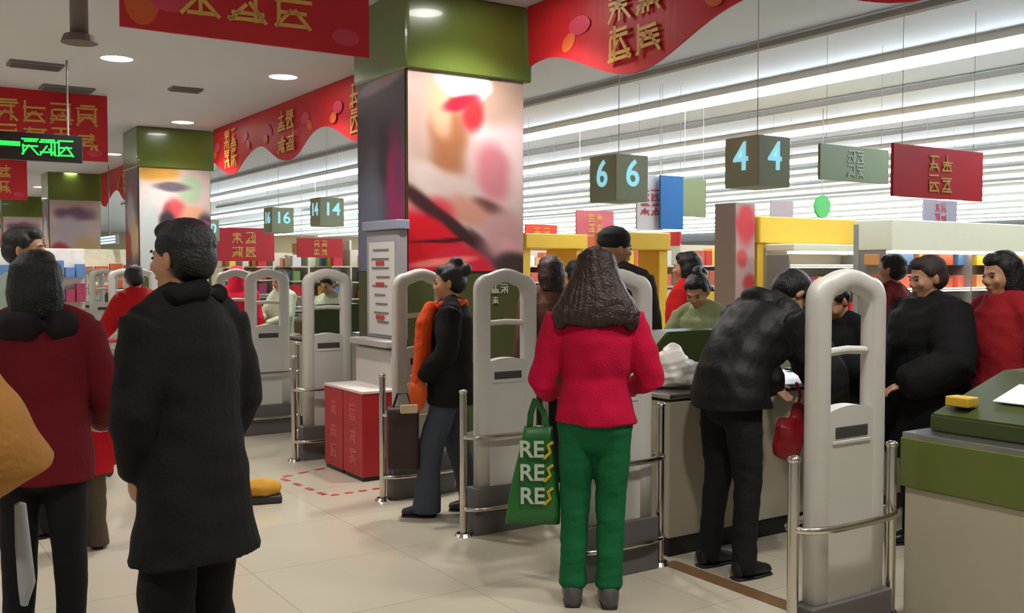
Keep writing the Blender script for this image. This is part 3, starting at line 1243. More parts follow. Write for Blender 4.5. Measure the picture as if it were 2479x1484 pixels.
    if hair == 'hood':
        ell(b_, (0, -.02, 1.62), (.105, .118, .108))
        rtube(b_, [(0, -.03, 1.6), (0, -.04, 1.5), (0, -.04, 1.42)], [(.105, .105), (.1, .095), (.12, .09)], n=18)
    if hair == 'beanie':
        ell(b_, (0, -.012, 1.65), (.093, .106, .08))
        rtube(b_, [(0, -.012, 1.655), (0, -.016, 1.625)], [(.096, .108), (.097, .109)], n=24)
    xf(b_, hm)
    partname = {'hood': 'hood', 'beanie': 'knitted_hat'}.get(hair, 'hair')
    obj(partname, solidify(b_, .0075, 2, .003 if hair in ('long', 'bob') else .0015, 16, seed + 9, vert_groove=.0022 if hair == 'long' else (.0008 if partname == 'hair' else 0)), hmt, t)
    if extras:
        extras(t, J, P, hm, xf)
    return t, J, P


def at(px, d):
    p = PW(px, 650, d)
    return (p.x, p.y)


# 1 man in long black coat
def ex_coat(t, J, P, hm, xf):
    b_ = nb()
    rtube(b_, [P(-.12, .03, 1.43), P(-.09, -.07, 1.46), P(0, -.1, 1.47), P(.09, -.07, 1.46), P(.12, .03, 1.43), P(.09, .1, 1.36)], [.03, .036, .038, .036, .03, .022], n=12)
    obj('collar', solidify(b_, .008, 2), FAB('blackcoat', (14, 13, 12)), t)


person('man in a long boxy black coat and dark trousers, standing in profile facing left', at(466, 3.15), (-.86, .5), 1.67, lean=.12, headyaw=.12, headtilt=-.12,
       top=dict(color=(14, 13, 12), name='blackcoat', hem=.62, flare=.12, thick=.028, sleeve=1.0, part='coat', wrinkle=.007), bulk=.93,
       trousers=dict(color=(13, 12, 13), flare=1.35), arms={'L': ((-.215, .03, 1.1), (-.15, .1, .9)), 'R': ((.21, .0, 1.1), (.15, .08, .9))},
       feet={'L': (-.11, .0), 'R': (.11, .05)}, voxel=.009, seed=1, extras=ex_coat)

# 2 woman in pink sweater and green trousers
PINKM = FAB('pink_sweater', (190, 4, 56), .95, bump=.6, bscale=140)
person('woman in a bright pink sweater and green trousers, long dark hair, from behind', at(1442, 4.42), (.05, 1.0), 1.60,
       top=dict(color=(206, 8, 62), mat=PINKM, hem=.885, thick=.014, part='sweater', waist=.016, sleeve=1.05, wrinkle=.008),
       trousers=dict(color=(12, 98, 54), name='green', flare=1.08, lift=.06, shoe_size=1.22), hair='long', hairm=HAIRB,
       arms={'L': ((-.262, -.01, 1.08), (-.215, .2, 1.0)), 'R': ((.268, -.01, 1.08), (.20, .22, 1.04))},
       feet={'L': (-.105, .02), 'R': (.07, .0)}, voxel=.008, shoe=(84, 80, 80), seed=2)

# 3 woman with black hair and red jacket at the left
person('black haired woman in a dark red jacket and dark scarf, from behind', at(92, 3.7), (-.25, 1), 1.58,
       bulk=.97, top=dict(color=(104, 10, 22), name='darkred', hem=.78, thick=.024, sleeve=.95, wrinkle=.006), hair='bob', headtilt=-.1,
       trousers=dict(color=(20, 19, 22)), arms={'R': ((.26, .03, 1.1), (.2, .22, .98))}, voxel=.009, seed=3,
       extras=lambda t, J, P, hm, xf: obj('scarf', (lambda b_: (rtube(b_, [P(.125 * math.sin(q * .52), -.02 - .1 * math.cos(q * .52), 1.41) for q in range(13)], [.06] * 13, n=12), solidify(b_, .009, 2))[1])(nb()), FAB('darkscarf', (30, 22, 24)), t))

# 4 near person with tan jacket elbow at the left edge
p = at(-440, 1.95)
person('person in a tan jacket at the left edge, elbow bent into view', p, (-.25, 1), 1.72,
       top=dict(color=(156, 108, 48), name='tan', hem=.86, thick=.025, sleeve=1.2, wrinkle=.011), trousers=dict(color=(16, 15, 17), flare=1.3),
       arms={'R': ((.34, -.06, 1.12), (.13, .12, .98))}, voxel=.009, seed=4)

# 5 man further left, pale collar
person('man with short black hair in a pale green top, behind the black haired woman', at(62, 5.6), (.45, .8), 1.745, headyaw=-.9,
       top=dict(color=(150, 164, 152), name='palegreen_man', hem=.85), trousers=dict(color=(30, 30, 34)), voxel=.011, seed=5)

# 6 child
person('small child in a bright red coat beside the dark red jacket', at(196, 5.3), (-.5, .86), .96, build=1.12,
       top=dict(color=(196, 18, 36), name='childred', hem=.74, thick=.05, sleeve=1.4), hair='short', trousers=dict(color=(84, 74, 58), flare=1.3), voxel=.014, seed=6, shoe=(40, 44, 50))

# 7 person in red beyond the man
person('person in a red coat pushing a cart, behind the man in black', at(345, 8.6), (-.8, .6), 1.55, lean=.25,
       top=dict(color=(176, 12, 22), name='redcoat', hem=.7, thick=.04), trousers=dict(color=(44, 36, 36)), headyaw=-.4,
       arms={'L': ((-.25, .2, 1.12), (-.2, .42, 1.02)), 'R': ((.25, .2, 1.12), (.2, .42, 1.02))}, voxel=.012, seed=7)

# 8 bright pink hooded person
person('person in a pink red hooded jacket behind the man in black', at(573, 10.6), (-.3, 1), 1.53,
       top=dict(color=(226, 32, 66), name='hotpink', hem=.8, thick=.03), hair='hood', hairm=FAB('hotpink', (226, 32, 66)), trousers=dict(color=(30, 40, 70)), voxel=.012, seed=8)

UNI = dict(color=(176, 188, 160), name='uniform', hem=.8, thick=.014, part='uniform')
person('cashier in a pale green uniform at the far counter by the blue hat', at(682, 10.9), (-.6, -.8), 1.5, headtilt=.3, top=UNI, hair='short', trousers=dict(color=(30, 34, 40)), voxel=.012, seed=9,
       arms={'L': ((-.24, .1, 1.12), (-.14, .34, 1.05)), 'R': ((.24, .1, 1.12), (.12, .34, 1.05))})
person('cashier in a pale green uniform under the deep blue till screen', at(800, 10.4), (-.5, -.85), 1.46, headtilt=.4, top=UNI, hair='bun', trousers=dict(color=(30, 34, 40)), voxel=.012, seed=10,
       arms={'L': ((-.24, .1, 1.12), (-.14, .34, 1.05)), 'R': ((.24, .1, 1.12), (.12, .34, 1.05))})


# 11 woman with orange scarf
def ex_scarf(t, J, P, hm, xf):
    sm = FAB('orange', (208, 72, 20), .9)
    b_ = nb()
    rtube(b_, [P(-.1, -.05, 1.44), P(-.11, .06, 1.43), P(0, .12, 1.42), P(.11, .06, 1.43), P(.1, -.05, 1.44), P(0, -.09, 1.44), P(-.1, -.05, 1.44)], [.035] * 7, n=12)
    rtube(b_, [P(-.05, .13, 1.42), P(-.09, .165, 1.3), P(-.1, .18, 1.1), P(-.1, .23, .84)], [(.07, .05), (.1, .07), (.11, .06), (.12, .04)], n=12)
    rtube(b_, [P(.04, .13, 1.42), P(.07, .17, 1.25), P(.07, .18, 1.02)], [(.06, .04), (.09, .05), (.09, .04)], n=12)
    obj('scarf', solidify(b_, .009, 2, .004, 12, 4), sm, t)


person('woman in a black coat with an orange scarf and grey jeans walking left', at(1092, 6.1), (-.93, .05), 1.54, top=dict(color=(16, 14, 14), name='blackshort', hem=.76, thick=.03, part='coat'),
       trousers=dict(color=(66, 72, 84), name='jeans', flare=1.3), hair='bun', hairm=HAIRM, feet={'L': (-.09, .16), 'R': (.09, -.14)}, headtilt=.1,
       arms={'L': ((-.23, .0, 1.12), (-.16, .17, .96)), 'R': ((.23, -.02, 1.1), (.2, .12, .9))}, voxel=.009, shoe=(40, 40, 44), seed=11, extras=ex_scarf)

# 12 man in beanie
person('man in a dark knitted hat standing beyond the woman in pink', at(1490, 6.5), (.35, .9), 1.77, headyaw=-.8, top=dict(color=(52, 44, 42), name='darkbrown', hem=.8, thick=.03),
       hair='beanie', hairm=FAB('hatgrey', (44, 44, 46)), trousers=dict(color=(30, 30, 34)), voxel=.011, seed=12)

# 13 customers behind pink woman left
person('person with dark brown hair in a brown coat, left of the woman in pink', at(1330, 7.0), (-.4, .8), 1.6, top=dict(color=(92, 58, 46), name='browncoat', hem=.7, thick=.03), hair='bob', hairm=HAIRB,
       trousers=dict(color=(36, 36, 40)), voxel=.012, seed=13)
person('person in a red jacket seen over the left shoulder of the woman in pink', at(1392, 8.2), (-.2, .9), 1.58, top=dict(color=(170, 34, 44), name='redjacket', hem=.8, thick=.03), trousers=dict(color=(36, 36, 40)), voxel=.012, seed=14)

# 14 red clothed customer right of yellow portal
person('dark haired person in a bright red jacket, below the yellow shelf end', at(1662, 7.6), (-.85, .4), 1.64, top=dict(color=(206, 26, 28), name='brightred', hem=.8, thick=.03), hair='bob',
       trousers=dict(color=(30, 34, 34)), voxel=.011, seed=15)
# 15 cashier at the near counter
person('cashier in a pale green uniform between the woman in pink and the leather jacket', G(4.62, 4.72), (-.55, -.8), 1.5, lean=.22, headtilt=.3, top=dict(color=(150, 160, 118), name='uniform_near', hem=.8, thick=.016, part='uniform'),
       hair='bun', trousers=dict(color=(30, 34, 36)), voxel=.010, seed=16, arms={'L': ((-.24, .22, 1.12), (-.14, .42, 1.0)), 'R': ((.24, .22, 1.12), (.12, .4, .98))})

# 16 bending man in black leather
LEATH = M('leather_black', (18, 17, 18), .55, var=.2, vscale=15, bump=.3, bscale=40, spec=.35)
person('man in a black leather jacket bending over the counter, seen from behind', at(1770, 4.93), (.86, .5), 1.68, lean=.8, headtilt=.25,
       top=dict(color=(18, 17, 18), mat=LEATH, hem=.84, thick=.035, sleeve=1.3, hood=True, wrinkle=.009), bulk=1.08, hair='short', trousers=dict(color=(22, 21, 23), name='blacktr', flare=1.05),
       arms={'L': ((-.27, .45, .98), (-.2, .5, .9)), 'R': ((.27, .42, .95), (.2, .5, .84))}, feet={'L': (-.12, -.03), 'R': (.13, -.02)}, voxel=.009, seed=17)

# 17 person seen through the antenna frame
person('person in a black jacket with bowed head, seen through the nearest antenna', at(2058, 5.5), (-.75, -.5), 1.47, lean=.2, headtilt=.45, top=dict(color=(18, 18, 20), name='blackjk', hem=.75, thick=.03), hair='short',
       trousers=dict(color=(26, 26, 30)), arms={'L': ((-.26, .12, 1.12), (-.12, .32, 1.2)), 'R': ((.26, .12, 1.12), (.12, .32, 1.15))}, voxel=.010, seed=18)
# 18 far head
person('person with black hair and a red collar behind the group at the right', at(2160, 7.6), (-.5, .6), 1.62, top=dict(color=(130, 30, 34), name='maroon', hem=.8), voxel=.012, seed=19, trousers=dict(color=(34, 34, 36)))
# 19 man right
person('man in a black coat with brown hair, standing right of the nearest antenna', at(2252, 5.35), (-.85, -.15), 1.58, headtilt=.15, top=dict(color=(16, 16, 18), name='blackcoat2', hem=.55, thick=.045, sleeve=1.3, part='coat'), bulk=1.25,
       hairm=M('hair_greybrown', (58, 48, 42), .6, var=.3, vscale=50, bump=.5, bscale=110), trousers=dict(color=(28, 28, 32)), voxel=.010, seed=20,
       arms={'L': ((-.29, .04, 1.1), (-.2, .26, 1.0)), 'R': ((.29, .02, 1.1), (.22, .22, .96))})
# 20 far right person
person('person in a red and black jacket at the right edge behind the green counter', at(2430, 5.2), (-.7, -.2), 1.60, top=dict(color=(150, 24, 34), name='redjk', hem=.75, thick=.03), hair='bob', headtilt=.15,
       trousers=dict(color=(30, 30, 34)), voxel=.010, seed=21)
# ------------------------------------------------------------------ bags and small things


def blob_mesh(parts, voxel=.012, amp=.01, f=14, seed=1, zmin=None):
    b_ = nb()
    for c, r, ro in parts:
        ell(b_, c, r, ro)
    return solidify(b_, voxel, 1, amp, f, seed, zmin=zmin)


# green shopping bag with lettering
p = PW(1290, 1150, 4.5)
t = thing('shopping_bag', 'green shopping bag with three lines of white letters beside the woman in pink', 'bag', (p.x, p.y, 0), -.05)
b_ = nb()
ztop, zbot = .80, .36
rows = []
for k in range(9):
    f = k / 8
    z = zbot + (ztop - zbot) * f
    w = .125 - .055 * f + .006 * math.sin(5 * f)
    dd = .05 * (1 - .6 * f)
    ring = []
    for j in range(28):
        th_ = 2 * PI * j / 28
        cx_, sx_ = math.cos(th_), math.sin(th_)
        ring.append(b_.verts.new((w * math.copysign(abs(cx_) ** .5, cx_) + .025 * f, dd * math.copysign(abs(sx_) ** .5, sx_) + .004 * math.sin(7 * f + th_ * 3), z)))
    rows.append(ring)
for r0, r1 in zip(rows[:-1], rows[1:]):
    for j in range(28):
        b_.faces.new((r0[j], r0[(j + 1) % 28], r1[(j + 1) % 28], r1[j]))
b_.faces.new(list(reversed(rows[0])))
b_.faces.new(rows[-1])
obj('bag_body', b_, M('bag_green', (30, 104, 40), .4, var=.15, vscale=10, bump=.3, bscale=20), t, smooth=True)
b_ = nb()
for sx in (-1, 1):
    rtube(b_, [(.025 + sx * .04, 0, .79), (.02 + sx * .03, 0, .86), (.012, 0, .925)], [(.014, .004)] * 3, n=8)
obj('handle', b_, M('bag_green', (30, 104, 40)), t)
for i in range(3):
    z = .70 - .105 * i
    me = text_mesh('RE', .105, .003, .002)
    me.materials.append(M('bag_letters', (190, 200, 184), .5))
    o = obj('lettering', me, None, t)
    o.matrix_local = Matrix.Translation((-.005 + .002 * i, -.058 + .012 * (1 - i / 2) * .9, z)) @ Matrix.Rotation(.05, 4, 'X') @ rotXup()
    b_ = nb()
    rtube(b_, [(.055, -.052, z - .035), (.08, -.05, z - .01), (.07, -.048, z + .02), (.09, -.046, z + .035)], [.008] * 4, n=8)
    obj('swirl_print', b_, M('bag_yellow', (200, 170, 30), .5), t)

# brown bag + orange bag + paper of the scarf woman
p = PW(975, 1060, 6.0)
t = thing('handbag', 'dark brown shopping bag carried low by the woman with the orange scarf', 'bag', (p.x, p.y, 0), .2)
b_ = nb()
box(b_, 0, 0, p.z, .19, .12, .38, bev=.03)
obj('bag_body', b_, M('bag_brown', (52, 34, 28), .6, var=.15, bump=.4, bscale=25), t, smooth=True)
b_ = nb()
rtube(b_, [(-.06, 0, p.z + .18), (-.03, 0, p.z + .27), (.03, 0, p.z + .27), (.06, 0, p.z + .18)], [.008] * 4, n=8)
obj('handle', b_, BLACK, t)
p = PW(1012, 955, 5.95)
o = obj('orange_bag', blob_mesh([((0, 0, 0), (.055, .05, .1), None), ((.01, 0, .1), (.03, .03, .07), None)], .01, .006), M('orange_bag', (214, 84, 20), .6, var=.1))
o.location = p
tag(o, 'small orange bag hanging in front of the woman with the orange scarf', 'bag')
p = PW(990, 990, 5.85)
b_ = nb()
box(b_, 0, 0, 0, .1, .03, .05, rz=.3, bev=.006)
o = obj('paper_packet', b_, M('packet_tan', (196, 176, 140), .6))
o.location = p
tag(o, 'pale tan packet sticking out of the dark brown bag', 'packet')

# white carrier bag on the counter
p = G(3.72, 4.08, .87)
o = obj('carrier_bag', blob_mesh([((0, 0, .09), (.13, .1, .1), None), ((.12, .02, .07), (.1, .09, .08), (0, .3, 0)), ((.02, .02, .17), (.05, .05, .06), None)], .012, .016, 16, 5, zmin=.003), M('bag_white', (222, 216, 208), .35, var=.05, bump=.5, bscale=30), loc=p)
tag(o, 'crumpled white carrier bag on the beige counter right of the woman in pink', 'bag')
p = G(3.98, 3.98, .872)
o = obj('snack_packet', blob_mesh([((0, 0, .03), (.09, .06, .03), None)], .01, .006, 20, 6, zmin=.003), M('packet_pinkred', (206, 96, 92), .4, var=.3, vscale=20), loc=p)
tag(o, 'pinkish red packet lying by the crumpled white bag', 'packet')
# red bag carried by leather man
p = PW(1912, 1050, 5.1)
t = thing('shopping_bag', 'red carrier bag hanging between the bending man and the nearest antenna', 'bag', (p.x, p.y, p.z), .3)
obj('bag_body', blob_mesh([((0, 0, -.02), (.1, .06, .12), (0, .35, 0)), ((.05, 0, .09), (.05, .04, .07), None)], .01, .01, 12, 8), M('bag_red', (158, 20, 34), .4, var=.15, bump=.4, bscale=20), t)
b_ = nb()
rtube(b_, [(.04, 0, .13), (.06, 0, .2), (.05, .02, .26)], [.008] * 3, n=8)
obj('handle', b_, M('bag_red', (158, 20, 34)), t)
# things on the green counter
b_ = nb()
box(b_, 0, 0, 0, .2, .26, .004)
o = obj('paper_sheet', b_, M('paper', (226, 222, 222), .5), loc=G(3.88, 2.12, 1.015), rotz=ANG)
o.rotation_euler = (0, -.28, ANG)
tag(o, 'white sheet of paper lying on the sloping green cash desk', 'paper')
b_ = nb()
box(b_, 0, 0, 0, .08, .1, .04, bev=.01)
o = obj('yellow_box', b_, M('box_yellow', (196, 160, 40), .5), loc=G(3.70, 2.33, .985), rotz=ANG)
tag(o, 'small yellow box at the low end of the green cash desk', 'box')
b_ = nb()
box(b_, 0, 0, .015, .16, .3, .03, bev=.006)
o = obj('price_scanner', b_, M('scanner_grey', (170, 170, 160), .4), loc=G(4.28, 2.1, 1.072), rotz=ANG)
tag(o, 'pale grey flat scanner on top of the green cash desk', 'scanner')

# yellow bundle on the floor
p = PW(632, 1190, 6.4)
t = thing('duffel_bag', 'yellow and black bag lying on the floor beside the man in the black coat', 'bag', (p.x, p.y, 0), .3)
obj('bag_body', blob_mesh([((0, 0, .09), (.13, .08, .07), None), ((-.1, 0, .09), (.1, .07, .06), None)], .01, .006, 14, 9, zmin=.03), M('bag_mustard', (206, 150, 40), .7, var=.15), t)
b_ = nb()
box(b_, -.04, 0, .025, .34, .15, .05, bev=.02)
obj('base', b_, M('bag_base', (56, 54, 52), .7), t)
p = PW(52, 1375, 2.0)
b_ = nb()
rtube(b_, [(0, 0, .13), (.004, 0, .05), (.01, 0, -.03), (.004, 0, -.075)], [(.012, .008), (.016, .01), (.018, .012), (.008, .006)], n=12)
o = obj('paper_roll', b_, M('paper_grey', (150, 150, 152), .5), smooth=True, loc=p)
tag(o, 'narrow pale grey paper roll held low by the person in the tan jacket', 'paper roll')
# red dashed floor sticker
b_ = nb()
for (x0, y0, x1, y1, n) in ((672, 1160, 790, 1205, 4), (790, 1205, 960, 1180, 5), (672, 1160, 790, 1135, 3)):
    for i in range(n):
        f = (i + .25) / n
        f2_ = f + .5 / n
        pts = []
        for ff in (f, f2_):
            px, py = x0 + (x1 - x0) * ff, y0 + (y1 - y0) * ff
            d_ = CAMH * FPX / (py - 650)
            q = PW(px, 650, d_)
            pts.append(Vector((q.x, q.y, 0)))
        c_ = (pts[0] + pts[1]) / 2
        dv = pts[1] - pts[0]
        box(b_, c_.x, c_.y, .0015, dv.length, .035, .003, rz=math.atan2(dv.y, dv.x))
o = obj('floor_marking', b_, M('marking_red', (176, 60, 56), .5))
tag(o, 'dashed red marking stuck to the floor in front of the red cartons', 'floor marking')

# red cartons
for i, (b, l) in enumerate(((6.6, 'tall red carton with white top, nearer the orange scarfed woman'), (6.95, 'tall red carton with white top, nearer the man in the black coat'))):
    t = thing('display_carton', l, 'carton', G(2.96, b, 0), ANG, 'red cartons by the column')
    b_ = nb()
    box(b_, .13, 0, .33, .27, .335, .6, bev=.006)
    obj('carton_body', b_, REDBOX, t)
    b_ = nb()
    box(b_, .13, 0, .637, .275, .34, .018, bev=.003)
    obj('top_panel', b_, CARTONW, t)
    b_ = nb()
    box(b_, .13, 0, .02, .25, .32, .04)
    obj('base', b_, BLACK, t)
    b_ = nb()
    rnd = random.Random(i + 40)
    for r in range(3):
        glyph(b_, 0, .48 - .16 * r, .12, rnd, y=-.005, th=.004)
    bmesh.ops.transform(b_, matrix=Matrix.Translation((0, 0, 0)) @ Matrix.Rotation(-PI / 2, 4, 'Z'), verts=b_.verts)
    obj('lettering', b_, M('carton_print', (206, 90, 90), .5), t)

# information stand
t = thing('information_stand', 'tall white stand with a long notice board and sloping shelf, behind the red cartons', 'stand', G(3.3, 6.82, 0), ANG)
b_ = nb()
box(b_, .02, 0, .46, .2, .62, .92, bev=.02)
obj('base_cabinet', b_, M('stand_white', (206, 202, 194), .45, var=.03), t)
b_ = nb()
box(b_, -.06, 0, .965, .14, .64, .05, bev=.015, rx=0)
obj('shelf', b_, M('stand_shelf', (176, 172, 166), .4), t)
b_ = nb()
box(b_, .04, 0, 1.4, .07, .56, .82, bev=.015)
bd = obj('board', b_, M('stand_frame', (160, 158, 162), .45), t)
b_ = nb()
box(b_, 0, 0, 1.37, .006, .44, .7)
obj('notice', b_, M('notice_white', (214, 210, 206), .5), bd)
b_ = nb()
box(b_, .03, 0, 1.845, .11, .6, .07, bev=.01)
obj('header', b_, M('stand_header', (146, 150, 170), .4), t)
b_ = nb()
rr_ = random.Random(5)
for i in range(9):
    box(b_, -.006, rr_.uniform(-.03, .03), 1.66 - i * .068, .004, rr_.uniform(.16, .3), .014)
obj('printed_lines', b_, M('print_grey', (120, 116, 118), .6), bd)
for zz in (1.56, 1.4, 1.15):
    b_ = nb()
    box(b_, -.007, 0.02, zz, .004, .14, .03)
    obj('red_line', b_, M('print_red', (190, 60, 60), .6), bd)

# shopping cart
p = at(250, 7.6)
t = thing('shopping_cart', 'wire shopping cart holding pink and purple goods, pushed by the person in red', 'shopping cart', (p[0], p[1], 0), .9)
b_ = nb()
W_, L_, Z0, Z1 = .26, .42, .48, .86


def wire(bm, a, b, r=.006):
    cyl(bm, a, b, r, n=6)


for z, k in ((Z0, .8), ((Z0 + Z1) / 2, .9), (Z1, 1)):
    c4 = [(-W_ * k, -L_ * k, z), (W_ * k, -L_ * k, z), (W_ * k, L_ * k, z), (-W_ * k, L_ * k, z)]
    for i in range(4):
        wire(b_, c4[i], c4[(i + 1) % 4])
for i in range(9):
    f = -1 + 2 * i / 8
    for s in (-1, 1):
        wire(b_, (s * W_ * .8, f * L_ * .8, Z0), (s * W_, f * L_, Z1), .004)
        wire(b_, (f * W_ * .8, s * L_ * .8, Z0), (f * W_, s * L_, Z1), .004)
    wire(b_, (f * W_ * .8, -L_ * .8, Z0), (f * W_ * .8, L_ * .8, Z0), .004)
obj('basket', b_, STEEL, t)
b_ = nb()
rtube(b_, [(-.27, -.5, 1.0), (.27, -.5, 1.0)], [.015, .015], n=10, ref=(0, 1, 0))
obj('handle', b_, M('cart_red', (170, 30, 36), .4), t)
b_ = nb()
for s in (-1, 1):
    wire(b_, (s * .26, -.5, 1.0), (s * .24, -.42, .8), .01)
    wire(b_, (s * .24, -.42, .8), (s * .22, -.38, .12), .01)
    wire(b_, (s * .22, -.38, .12), (s * .18, .4, .12), .01)
    wire(b_, (s * .18, .4, .12), (s * .2, .34, .48), .01)
obj('frame', b_, STEEL, t)
for sx in (-1, 1):
    for sy in (-1, 1):
        b_ = nb()
        cyl(b_, (sx * .2 - .012, sy * .38, .06), (sx * .2 + .012, sy * .38, .06), .06, n=18)
        obj('wheel', b_, BLACK, t)
for i, (dx, dy, r, c, l) in enumerate(((-.08, .1, .12, (220, 90, 150), 'pink package in the shopping cart'), (.08, -.1, .12, (140, 130, 210), 'purple package in the shopping cart'), (.02, .25, .09, (230, 226, 220), 'white package in the shopping cart'))):
    q = Matrix.Rotation(.9, 4, 'Z') @ Vector((dx, dy, 0))
    o = obj('wrapped_package', blob_mesh([((0, 0, .0), (r, r * 1.2, .14), None)], .014, .008, 12, i), M('pack_%d' % i, c, .4), loc=(p[0] + q.x, p[1] + q.y, .66))
    tag(o, l, 'package')


# ------------------------------------------------------------------ lane signs
def lane_sign(a, b, z, num, label, s=.36, dual=True):
    t = thing('lane_sign', label, 'sign', G(a, b, z), ANG, 'green lane number signs')
    b_ = nb()
    box(b_, 0, 0, 0, s * 1.1, s * 1.1, s * 1.2, bev=.02)
    obj('box', b_, M('lane_green', (168, 178, 146), .45), t)
    for k, (x, y, ro) in enumerate(((0, -s * .55 - .004, 0), (-s * .55 - .004, 0, -PI / 2))):
        me = text_mesh(num, s * (.95 if len(num) == 1 else .75), .004, .004)
        me.materials.append(CYAN)
        o = obj('number', me, None, t)
        o.matrix_local = Matrix.Translation((x, y, .03)) @ Matrix.Rotation(ro, 4, 'Z') @ rotXup()
    b_ = nb()
    cyl(b_, (0, 0, s * .6), (0, 0, SH - z), .004, n=8)
    obj('wire', b_, WIRE, t)


lane_sign(6.0, 7.3, 2.36, '6', 'green lane box sign showing a cyan 6, left of the white and blue boards')
lane_sign(6.0, 5.57, 2.36, '4', 'green lane box sign showing a cyan 4, left of the pale green board', .33)
lane_sign(6.0, 14.3, 2.38, '14', 'green lane box sign just left of the big poster column')
lane_sign(6.0, 16.4, 2.34, '16', 'green lane box sign over the hanging red sign at the left')
lane_sign(6.0, 20.6, 2.30, '20', 'green lane box sign right beside the head of the man in black')
lane_sign(11.0, 12.3, 2.45, '4', 'small far green box sign just below the lane sign numbered 6')
lane_sign(10.5, 22.0, 2.2, '9', 'small far cyan sign in the middle of the left view')
lane_sign(10.5, 19.0, 2.2, '8', 'small far cyan sign left of the information stand')
lane_sign(10.0, 24.6, 1.95, '10', 'small far cyan sign on the hanging red sign')


def lit_board(px, py, d, w, h, label):
    p_ = PW(px, py, d)
    t = thing('lightbox_sign', label, 'sign', p_, ANG)
    b_ = nb()
    box(b_, 0, 0, 0, .06, w, h, bev=.01)
    obj('casing', b_, METALG, t)
    b_ = nb()
    for i in range(3):
        box(b_, -.034, 0, (i - 1) * h * .28, .01, w * .92, h * .18)
    obj('lit_tubes', b_, M('bluewhite_glow', (180, 214, 255), .4, emis=1.6), t)
    b_ = nb()
    cyl(b_, (0, 0, h / 2), (0, 0, CH - p_.z), .01, n=8)
    obj('rod', b_, METALG, t)


lit_board(265, 581, 20.0, 1.5, .2, 'glowing blue white lightbox sign between the far column and the man in black')


# ------------------------------------------------------------------ promotional hangings in the store
def hang_sign(name, px, py, d, wpx, hpx, mat, label, facing='v', glyphs=True, top=None, cat='sign', seed=1, th=.03, print_mat=None, yawoff=0):
    """board seen centred at pixel with given apparent size"""
    p_ = PW(px, py, d)
    h = hpx / 2400 * d
    if facing == 'v':
        per = (VX * 2400 - (px - CX) * VY) / d
    else:
        per = (VY * 2400 + (px - CX) * VX) / d
    w = wpx / per
    t = thing(name, label, cat, p_, ANG if facing == 'v' else ANG - PI / 2)
    b_ = nb()
    box(b_, 0, 0, 0, w, th, h, bev=.006)
    obj('board', b_, mat, t)
    if glyphs:
        g_ = nb()
        rnd_ = random.Random(seed)
        s_ = min(w, h) * .36
        for r in (-.5, .5):
            for q in (-.5, .5):
                glyph(g_, q * s_ * 1.15, r * s_ * 1.15, s_, rnd_, y=-th / 2 - .006)
        obj('characters', g_, print_mat or GOLD, t)
    for s in (-1, 1):
        g_ = nb()
        cyl(g_, (s * w * .4, 0, h / 2), (s * w * .4, 0, SH - p_.z - .01), .003, n=6)
        obj('wire', g_, WIRE, t)
    return t


hang_sign('hanging_sign', 2272, 420, 9.0, 215, 122, BANNER, 'red hanging sign with gold characters at the upper right', seed=31)
hang_sign('hanging_sign', 2068, 398, 10.5, 165, 84, M('board_green', (128, 140, 108), .5), 'pale green hanging board left of the red sign at the upper right', seed=32, print_mat=M('board_print', (170, 180, 160), .5))
hang_sign('hanging_sign', 590, 592, 21, 150, 80, BANNER, 'red hanging sign with gold characters behind the shoulder of the man in black', seed=33)
hang_sign('hanging_sign', 775, 600, 19, 110, 46, BANNER, 'red hanging sign left of the information stand', seed=34)
hang_sign('hanging_sign', 1625, 490, 13.0, 55, 128, M('board_blue', (36, 112, 178), .45), 'tall blue hanging board right of the white one', glyphs=False)
hang_sign('hanging_sign', 1572, 490, 12.9, 62, 132, M('board_white', (220, 212, 214), .45), 'tall white hanging board with a red print, left of the blue one', seed=35, print_mat=M('print_redw', (190, 60, 70), .5))
hang_sign('hanging_sign', 1680, 480, 14.5, 56, 90, M('board_olive', (132, 140, 96), .5), 'olive green hanging board right of the blue one', glyphs=False)
hang_sign('hanging_sign', 1892, 525, 15.5, 54, 78, M('board_greyred', (176, 160, 166), .5), 'grey pink hanging board below the lane sign numbered 4', glyphs=False)
hang_sign('hanging_sign', 2275, 515, 16.0, 80, 60, M('board_greyblue', (150, 140, 150), .5), 'small grey and red hanging board under the red sign at the right', seed=37, print_mat=M('print_redw', (190, 60, 70), .5))
hang_sign('hanging_sign', 1440, 540, 17.0, 90, 60, M('board_pinkred', (206, 96, 104), .5, var=.2), 'pinkish red hanging board above the hat of the man beyond the woman in pink', seed=36)
hang_sign('hanging_sign', 1310, 575, 16.0, 76, 62, M('board_redor', (226, 70, 40), .5, var=.3, vscale=4), 'red and yellow hanging board right beside the big poster column', seed=38)
p = PW(1990, 500, 15)
t = thing('hanging_sign', 'small round green hanging sign above the wide yellow canopy', 'sign', p, ANG)
b_ = nb()
cyl(b_, (0, -.02, 0), (0, .02, 0), .17, n=28)
obj('disc', b_, M('disc_green', (80, 180, 100), .5), t)
b_ = nb()
cyl(b_, (0, 0, .17), (0, 0, SH - p.z), .008, n=6)
obj('wire', b_, WIRE, t)

# red poster pillar inside the store
a_, b__ = AB(1778, 13.5)
t = thing('poster_pillar', 'red and grey poster pillar in the store, behind the head of the bending man', 'pillar', G(a_, b__, 0), ANG)
b_ = nb()
box(b_, 0, 0, 1.2, .38, .38, 2.4, bev=.01)
obj('shaft', b_, M('pillar_grey', (160, 140, 134), .6), t)
poster('poster', t, .36, 1.3, [(.5, .8, .2, .25, 0, (206, 60, 66), .8), (.3, .45, .1, .12, 0, (196, 70, 70), .9), (.7, .2, .12, .1, 0, (190, 60, 60), .9)], (186, 150, 140), nx=30, ny=60, M4=Matrix.Translation((0, -.196, 1.72)))


